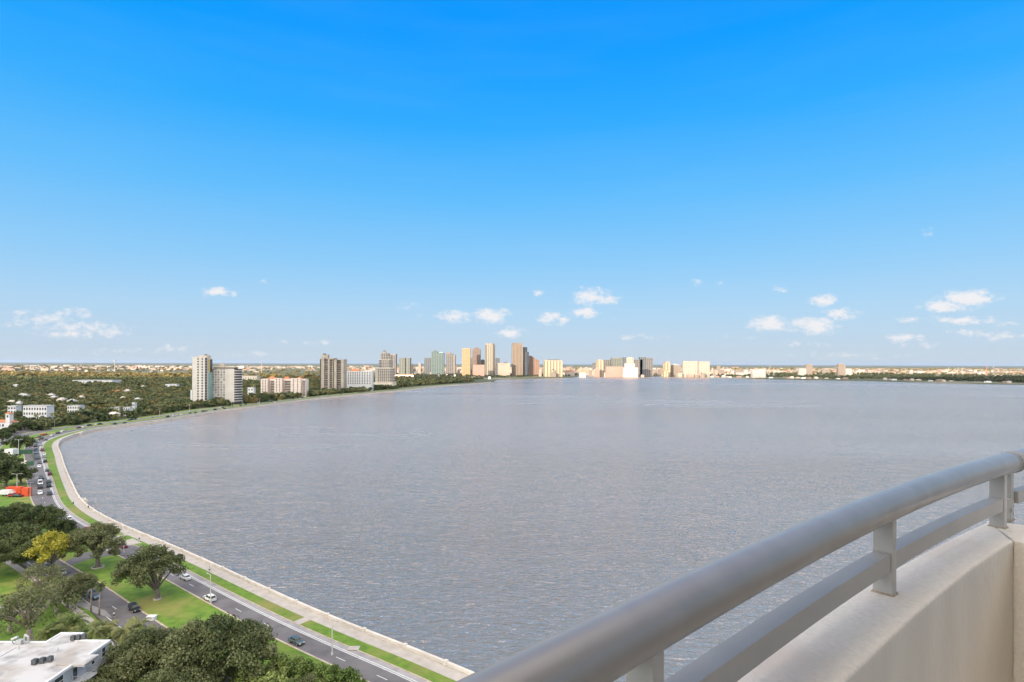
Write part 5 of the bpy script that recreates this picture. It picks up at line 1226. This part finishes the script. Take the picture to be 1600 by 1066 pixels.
# corner block where the side wall comes in
mb = MB(); blk = [(V[-ns][0]+.002, V[-ns][1]+.001), (2.64, 1.15), (3.4, 1.2), (3.3, 1.75), (2.62, 2.4), (V[-1][0]-.001, V[-1][1]-.001)]
mb.prism(blk[::-1], ZF-.3, ZT-.0015)
o = bal_part('side_wall', mb, M['stucco'])
bv = o.modifiers.new('bevel', 'BEVEL'); bv.width = .006; bv.segments = 3; bv.limit_method = 'ANGLE'
mb = MB(); mb.prism([(cpt(x, -.11).x, cpt(x, -.11).y) for x in np.linspace(-1.6, 2.03, 20)] + [(2.6, 1.2), (2.6, -1.6), (-2.6, -1.6)], ZF-.2, ZF); bal_part('floor_slab', mb, M['cream'])
mb = MB(); mb.prism([(-.9, -.3), (.6, .6), (2.3, 1.5), (3.6, 1.6), (3.6, -2), (-.9, -2)], ZF+2.75, ZF+3.0); bal_part('ceiling_slab', mb, M['city_tan'])
mb = MB(); mb.box(-.6, 6, -2.4, -2.0, ZF-3, ZF+6); bal_part('rear_wall', mb, M['cream'])
mb = MB(); mb.box(-.2, 1.9, -2.02, -1.96, ZF, ZF+2.3); bal_part('sliding_door', mb, M['glass'])
# the railing
ral = empty('balcony_railing', (1.19, 1.81, ZT), 'curved painted metal railing with a fat round handrail on the parapet', 'railing')
def ral_part(name, mb, mat, smooth=False, parent=None, base=None):
    w = Vector((1.19, 1.81, ZT)); mb.v = [tuple(Vector(v)-w) for v in mb.v]
    o = mb.build(name, mat, parent or ral, smooth)
    return o
ZR_ = H-.45; RR = .0475; JX = 2.325
def sweep(x0, x1, n_, z, r, seg=32, o_=0):
    pts_ = [Vector((*cpt(x, o_), z)) for x in np.linspace(x0, x1, n_)]; mb = MB(); mb.tube(pts_, [r]*n_, seg); return mb
ral_part('handrail', sweep(-.9, JX, 60, ZR_, RR), m_rail, True)
ral_part('handrail', sweep(JX+.012, 3.6, 24, ZR_, RR*.985), m_rail, True)
mb = MB(); q0 = Vector((*cpt(JX-.004), ZR_)); q1 = Vector((*cpt(JX+.016), ZR_)); q2 = Vector((*cpt(JX+.03), ZR_))
mb.tube([q0, q0.lerp(q1, .3), q1, q2], [RR*.99, RR*1.09, RR*1.09, RR*.98], 32); ral_part('joint_ring', mb, m_rail, True)
def bar(x0, x1, n_, zt_, zb_, oi, oo):
    mb = MB(); V = []
    for x in np.linspace(x0, x1, n_):
        a = cpt(x, oi); b_ = cpt(x, oo); V += [(a.x, a.y, zb_), (b_.x, b_.y, zb_), (b_.x, b_.y, zt_), (a.x, a.y, zt_)]
    fs = []
    for i in range(n_-1):
        for k in range(4): a = 4*i+k; c = 4*i+(k+1) % 4; fs.append((a, c, c+4, a+4))
    fs += [(0, 1, 2, 3), (4*n_-4, 4*n_-3, 4*n_-2, 4*n_-1)]
    mb.add(V, fs); return mb
def post(x, zb_=ZT-.004, w=.056, d=.036, o_=.004, zt_=None):
    t = tang(x); n_ = Vector((-t.y, t.x)); c = cpt(x, o_); mb = MB(); V = []
    for z in (zb_, zt_ or ZR_-RR*.6):
        for (a, b_) in ((-d, -w), (d, -w), (d, w), (-d, w)): p = c + t*a*.5*1 + n_*b_*.5; V.append((p.x, p.y, z))
    mb.add(V, [(3, 2, 1, 0), (4, 5, 6, 7), (0, 1, 5, 4), (1, 2, 6, 5), (2, 3, 7, 6), (3, 0, 4, 7)])
    o = ral_part('post', mb, m_post); bv = o.modifiers.new('b', 'BEVEL'); bv.width = .0025; bv.segments = 2
    # weld bead and grout at the foot
    mb = MB(); rnd_ = random.Random(int(x*100)); k_ = 26
    for k in range(k_):
        s_ = (k+.5)/k_; p = c - t*(d*.5+.001) + n_*(w*(s_-.5)); r = rnd_.uniform(.0016, .003)
        mb.tube([(p.x, p.y, H-.594-r), (p.x, p.y, H-.594+r)], [r, r*.7], 5)
    ral_part('weld_bead', mb, m_post, True)
    mb = MB(); V = []
    for z, g_ in ((ZT-.003, .006), (ZT+.006, .001)):
        for (a, b_) in ((-d/2-g_, -w/2-g_), (d/2+g_, -w/2-g_), (d/2+g_, w/2+g_), (-d/2-g_, w/2+g_)): p = c + t*a + n_*b_; V.append((p.x, p.y, z))
    mb.add(V, [(3, 2, 1, 0), (4, 5, 6, 7), (0, 1, 5, 4), (1, 2, 6, 5), (2, 3, 7, 6), (3, 0, 4, 7)]); ral_part('post_foot', mb, M['grout'])
    return o
M['grout'] = noise_mat('grout', (.3, .24, .17), (.42, .35, .27), 60, .9)
PX = [-.62, .235, 1.195, 2.195]
for x in PX: post(x)
post(2.36, zb_=ZT-.5, w=.06, d=.04, o_=.035)
for a, b_ in ((-.9, -.62), (-.62, .235), (.235, 1.195), (1.195, 2.195)): ral_part('mid_rail', bar(a+.017, b_-.017, 10, H-.596, H-.651, -.019, .028), m_bar)
ral_part('mid_rail', bar(2.38, 3.6, 10, H-.596, H-.651, -.01, .03), m_bar)
mb = MB(); p = cpt(2.31, -.0); mb.box(p.x-.012, p.x+.012, p.y-.01, p.y+.01, H-.68, H-.62); mb.tube([(p.x, p.y-.012, H-.66), (p.x+.004, p.y-.02, H-.69)], [.004, .003], 6); ral_part('latch_bracket', mb, m_post)

EXPO = 1.35; EXF = 2**-EXPO
# ------------------------------------------------------------------ sky, sun, cloud bank, air
SUN_AZ = math.radians(211); SUN_EL = math.radians(13)     # azimuth from +Y clockwise: behind us, to the left
sd = Vector((math.sin(SUN_AZ)*math.cos(SUN_EL), math.cos(SUN_AZ)*math.cos(SUN_EL), math.sin(SUN_EL)))
sun = bpy.data.lights.new('sun', 'SUN'); sun.energy = 3.7; sun.angle = math.radians(.5); sun.color = (1, .84, .66)
so = bpy.data.objects.new('sun', sun); COL.objects.link(so); so.rotation_euler = (-sd).to_track_quat('-Z', 'Y').to_euler()
W = bpy.data.worlds.new('World'); SC.world = W; W.use_nodes = True; nt = W.node_tree
bg = nt.nodes['Background']; bg.inputs['Strength'].default_value = .1
sky = N(nt, 'ShaderNodeTexSky', sky_type='NISHITA'); sky.sun_disc = False; sky.sun_elevation = SUN_EL; sky.sun_rotation = SUN_AZ; sky.air_density = 1.2; sky.dust_density = .6; sky.ozone_density = 2
tc = N(nt, 'ShaderNodeTexCoord'); sep = N(nt, 'ShaderNodeSeparateXYZ'); nt.links.new(tc.outputs['Generated'], sep.inputs[0])
def M2(op, a, b_=None, c=None, clamp=False):
    x = N(nt, 'ShaderNodeMath', operation=op); x.use_clamp = clamp
    for i, v in enumerate((a, b_, c)):
        if v is None: continue
        if isinstance(v, (int, float)): x.inputs[i].default_value = v
        else: nt.links.new(v, x.inputs[i])
    return x.outputs[0]
def lin(*c): return tuple(((x/255+.055)/1.055)**2.4 if x > 10 else x/255/12.92 for x in c)
# elevation gradient (sine of the elevation on 0..0.6)
el = M2('MULTIPLY', sep.outputs[2], 1/.6, clamp=True)
def E_at(py): v = (568.2-py)/F; return v/math.sqrt(1+v*v)/.6
grad = ramp(nt, [(0, lin(198, 211, 222)), (E_at(540), lin(190, 211, 230)), (E_at(490), lin(174, 211, 240)), (E_at(420), lin(142, 202, 246)), (E_at(320), lin(98, 188, 250)), (E_at(200), lin(44, 170, 252)), (E_at(80), lin(0, 156, 253)), (E_at(0), lin(0, 150, 253)), (1, lin(0, 128, 238))])
nt.links.new(el, grad.inputs[0])
skl = N(nt, 'ShaderNodeMix', data_type='RGBA'); skl.inputs[0].default_value = .95
skm = N(nt, 'ShaderNodeVectorMath', operation='SCALE'); nt.links.new(sky.outputs[0], skm.inputs[0]); skm.inputs['Scale'].default_value = .4
sc10 = N(nt, 'ShaderNodeVectorMath', operation='SCALE'); nt.links.new(grad.outputs[0], sc10.inputs[0]); sc10.inputs['Scale'].default_value = 10.6*EXF
nt.links.new(skm.outputs[0], skl.inputs[6]); nt.links.new(sc10.outputs[0], skl.inputs[7])
# small cumulus near the horizon: masks in direction space (x/y, z/y)
ysafe = M2('MAXIMUM', sep.outputs[1], .02)
uu = M2('DIVIDE', sep.outputs[0], ysafe); vv = M2('DIVIDE', sep.outputs[2], ysafe)
comb = N(nt, 'ShaderNodeCombineXYZ'); nt.links.new(uu, comb.inputs[0]); nt.links.new(vv, comb.inputs[1])
n1 = N(nt, 'ShaderNodeTexNoise'); n1.inputs['Scale'].default_value = 42; n1.inputs['Detail'].default_value = 5; n1.inputs['Roughness'].default_value = .7
mpn = N(nt, 'ShaderNodeMapping'); mpn.inputs['Scale'].default_value = (1, 1.7, 1); nt.links.new(comb.outputs[0], mpn.inputs[0]); nt.links.new(mpn.outputs[0], n1.inputs['Vector'])
n0 = N(nt, 'ShaderNodeTexNoise'); n0.inputs['Scale'].default_value = 30; n0.inputs['Detail'].default_value = 2; nt.links.new(comb.outputs[0], n0.inputs['Vector'])
wob = N(nt, 'ShaderNodeVectorMath', operation='MULTIPLY_ADD'); nt.links.new(n0.outputs['Color'], wob.inputs[0]); wob.inputs[1].default_value = (.022, .012, 0); nt.links.new(comb.outputs[0], wob.inputs[2])
CL = [(338,454,19,9,1),(367,459,7,4,.5),(411,438,10,4,.4),(55,498,50,12,.5),(108,494,34,10,.52),(105,508,70,9,.45),(155,514,44,11,.52),(120,520,70,8,.4),(280,543,32,5,.35),(712,493,24,8,.85),(768,492,24,12,.95),(797,519,20,8,.9),(638,476,14,6,.35),(655,491,7,4,.4),(842,454,8,6,.6),(860,495,17,8,.85),(878,500,10,7,.7),(912,487,24,7,1),(922,463,26,12,.85),(948,467,16,10,.7),(958,497,5,4,.35),(1087,440,7,4,.35),(1122,440,7,3,.3),(1217,452,11,7,.6),(1287,470,19,8,.9),(1202,504,30,11,1),(1270,508,34,12,1),(1315,490,26,8,.8),(1160,523,20,5,.3),(1240,537,20,4,.45),(1285,538,14,4,.35),(1475,478,36,9,1),(1515,466,38,14,1.05),(1500,500,50,6,.7),(1565,503,20,4,.55),(1412,527,22,7,.75),(1450,538,32,4,.45),(1520,519,36,6,.5),(1565,522,30,8,.4),(1450,360,8,8,.3),(480,533,36,4,.35),(1425,498,24,5,.35),(1000,525,40,4,.2),(400,552,60,4,.25),(1330,555,80,4,.25),(200,548,70,4,.25)]
acc = None
for (cx_, cy_, hw, hh, st) in CL:
    u0, _, v0 = ray(cx_, cy_)
    sb = N(nt, 'ShaderNodeVectorMath', operation='SUBTRACT'); nt.links.new(wob.outputs[0], sb.inputs[0]); sb.inputs[1].default_value = (u0+.011, v0+.0045, 0)
    ml = N(nt, 'ShaderNodeVectorMath', operation='MULTIPLY'); nt.links.new(sb.outputs[0], ml.inputs[0]); ml.inputs[1].default_value = (F/hw/1.38, F/hh/1.38, 0)
    ln = N(nt, 'ShaderNodeVectorMath', operation='LENGTH'); nt.links.new(ml.outputs[0], ln.inputs[0])
    fall = M2('MULTIPLY_ADD', ln.outputs['Value'], -st*.9, st*.95)
    acc = fall if acc is None else M2('MAXIMUM', acc, fall)
dens = M2('ADD', M2('MAXIMUM', acc, 0), M2('MULTIPLY_ADD', n1.outputs['Fac'], 2.1, -1.05))
dens = M2('MULTIPLY', dens, M2('GREATER_THAN', acc, .001))
cm_ = N(nt, 'ShaderNodeMapRange', interpolation_type='SMOOTHSTEP'); nt.links.new(dens, cm_.inputs[0]); cm_.inputs[1].default_value = .03; cm_.inputs[2].default_value = .8; cm_.inputs[4].default_value = .92
front_ = M2('GREATER_THAN', sep.outputs[1], .05)
mask = M2('MULTIPLY', cm_.outputs[0], front_)
cmix = N(nt, 'ShaderNodeMix', data_type='RGBA'); nt.links.new(mask, cmix.inputs[0]); mst = N(nt, 'ShaderNodeMapping'); mst.inputs['Scale'].default_value = (3, 3, 26); nt.links.new(tc.outputs['Generated'], mst.inputs[0])
nst = N(nt, 'ShaderNodeTexNoise'); nst.inputs['Scale'].default_value = 1; nst.inputs['Detail'].default_value = 6; nt.links.new(mst.outputs[0], nst.inputs['Vector'])
rst = N(nt, 'ShaderNodeMapRange'); nt.links.new(nst.outputs['Fac'], rst.inputs[0]); rst.inputs[1].default_value = .45; rst.inputs[2].default_value = .8; rst.inputs[4].default_value = .025
sst = N(nt, 'ShaderNodeMix', data_type='RGBA'); nt.links.new(rst.outputs[0], sst.inputs[0]); nt.links.new(skl.outputs[2], sst.inputs[6]); sst.inputs[7].default_value = (7.4*EXF, 8.6*EXF, 9.6*EXF, 1)
nt.links.new(sst.outputs[2], cmix.inputs[6]); cmix.inputs[7].default_value = (9.2*EXF, 9.0*EXF, 9.1*EXF, 1)
# broken high overcast overhead and behind us
n4 = N(nt, 'ShaderNodeTexNoise'); n4.inputs['Scale'].default_value = 2.2; n4.inputs['Detail'].default_value = 6; nt.links.new(tc.outputs['Generated'], n4.inputs['Vector'])
oc = M2('ADD', sep.outputs[2], M2('MULTIPLY', sep.outputs[1], -.35)); oc = M2('ADD', oc, M2('MULTIPLY_ADD', n4.outputs['Fac'], .3, -.15))
ocr = N(nt, 'ShaderNodeMapRange', interpolation_type='SMOOTHSTEP'); nt.links.new(oc, ocr.inputs[0]); ocr.inputs[1].default_value = .42; ocr.inputs[2].default_value = .62; ocr.inputs[4].default_value = .93
ocm = N(nt, 'ShaderNodeMix', data_type='RGBA'); nt.links.new(ocr.outputs[0], ocm.inputs[0]); nt.links.new(cmix.outputs[2], ocm.inputs[6])
occ = ramp(nt, [(.35, (.56, .52, .48)), (.65, (.9, .83, .75))]); nt.links.new(n4.outputs['Fac'], occ.inputs[0]); oc10 = N(nt, 'ShaderNodeVectorMath', operation='SCALE'); nt.links.new(occ.outputs[0], oc10.inputs[0]); oc10.inputs['Scale'].default_value = 11.5
nt.links.new(oc10.outputs[0], ocm.inputs[7]); dt_ = N(nt, 'ShaderNodeVectorMath', operation='DOT_PRODUCT'); nt.links.new(tc.outputs['Generated'], dt_.inputs[0]); gd = Vector((sd.x, sd.y, .35)).normalized(); dt_.inputs[1].default_value = tuple(gd)
gw = M2('MULTIPLY', M2('POWER', M2('MAXIMUM', dt_.outputs['Value'], 0), 6), 17)
gv = N(nt, 'ShaderNodeVectorMath', operation='SCALE'); gv.inputs[0].default_value = (1, .93, .82); nt.links.new(gw, gv.inputs['Scale'])
ga = N(nt, 'ShaderNodeVectorMath', operation='ADD'); nt.links.new(ocm.outputs[2], ga.inputs[0]); nt.links.new(gv.outputs[0], ga.inputs[1]); nt.links.new(ga.outputs[0], bg.inputs['Color'])

# the cloud bank behind us that keeps the near land and bay in shade
import bmesh
bm = bmesh.new(); gx, gy = 44, 30; rnd = random.Random(4); grid = {}
def cn(a, b_): return math.sin(a*.9+1.3*math.sin(b_*.7))*.5+math.sin(b_*1.3+a*.35)*.3+math.sin(a*2.3+b_*1.9)*.2
CX, CY, HX, HY, CZ = -3100, -4500, 3900, 380, 1330
for side in (1, -1):
    for i in range(gx+1):
        for j in range(gy+1):
            s, t = i/gx*2-1, j/gy*2-1; r = max(abs(s), abs(t)); k = math.sqrt(max(0, 1-r**6))
            z = CZ + side*(410+70*cn(i*.8, j*.3))*k + max(0, side)*(CX+HX*s+5100)/2700*190*k; wob_ = 1+.03*cn(i*.5+j*.3, 3)
            grid[(side, i, j)] = bm.verts.new((CX+HX*s*wob_, CY+HY*t*(1+.04*cn(j*.4+3, i*.7)), z))
for side in (1, -1):
    for i in range(gx):
        for j in range(gy):
            f_ = [grid[(side, i, j)], grid[(side, i+1, j)], grid[(side, i+1, j+1)], grid[(side, i, j+1)]]
            bm.faces.new(f_ if side > 0 else f_[::-1])
bmesh.ops.remove_doubles(bm, verts=bm.verts, dist=.5)
me = bpy.data.meshes.new('cloud'); bm.to_mesh(me); bm.free()
for p in me.polygons: p.use_smooth = True
m, nt2, b2 = new_mat('cloud_white'); b2.inputs['Base Color'].default_value = (.92, .91, .9, 1); b2.inputs['Roughness'].default_value = 1; b2.inputs['Specular IOR Level'].default_value = 0
tr = N(nt2, 'ShaderNodeBsdfTranslucent'); tr.inputs[0].default_value = (.9, .88, .86, 1); ms = N(nt2, 'ShaderNodeMixShader'); ms.inputs[0].default_value = .5
nt2.links.new(b2.outputs[0], ms.inputs[1]); nt2.links.new(tr.outputs[0], ms.inputs[2]); nt2.links.new(ms.outputs[0], nt2.nodes['Material Output'].inputs[0])
me.materials.append(m); tag(link('cloud', me), kind='structure')

if HAZE:
    mb = MB(); mb.box(-61000, 61000, -4200, 61000, -4.5, 205); m, nt3, b3 = new_mat('haze_air'); nt3.nodes.remove(b3)
    pv = N(nt3, 'ShaderNodeVolumePrincipled'); pv.inputs['Color'].default_value = (.48, .64, .9, 1); pv.inputs['Density'].default_value = HAZE; pv.inputs['Anisotropy'].default_value = .2
    nt3.links.new(pv.outputs[0], nt3.nodes['Material Output'].inputs['Volume']); tag(mb.build('haze', m), kind='stuff')

# ------------------------------------------------------------------ camera and output
cam = bpy.data.cameras.new('camera'); cam.sensor_width = 36; cam.lens = 36*F/1600; cam.shift_y = 35.2/1600; cam.clip_start = .05; cam.clip_end = 120000
co_ = bpy.data.objects.new('camera', cam); COL.objects.link(co_)
co_.matrix_world = Matrix.Translation((0, 0, H)) @ Matrix.Rotation(math.pi/2, 4, 'X') @ Matrix.Rotation(ROLL, 4, 'Z')
SC.camera = co_
SC.render.engine = 'CYCLES'; SC.view_settings.view_transform = 'Standard'; SC.view_settings.look = 'None'; SC.view_settings.exposure = EXPO; SC.view_settings.gamma = 1
SC.cycles.use_denoising = True; SC.cycles.max_bounces = 6; SC.cycles.diffuse_bounces = 3; SC.cycles.glossy_bounces = 3; SC.cycles.volume_bounces = 0; SC.cycles.transparent_max_bounces = 8
SC.render.resolution_x = 1024; SC.render.resolution_y = 682

for k_, used_ in cused.items():
    if not used_:
        r_ = CARS[k_]
        for c in [c for w in COL.objects if w.parent == r_ for c in COL.objects if c.parent == w] + [w for w in COL.objects if w.parent == r_] + [r_]: bpy.data.objects.remove(c)
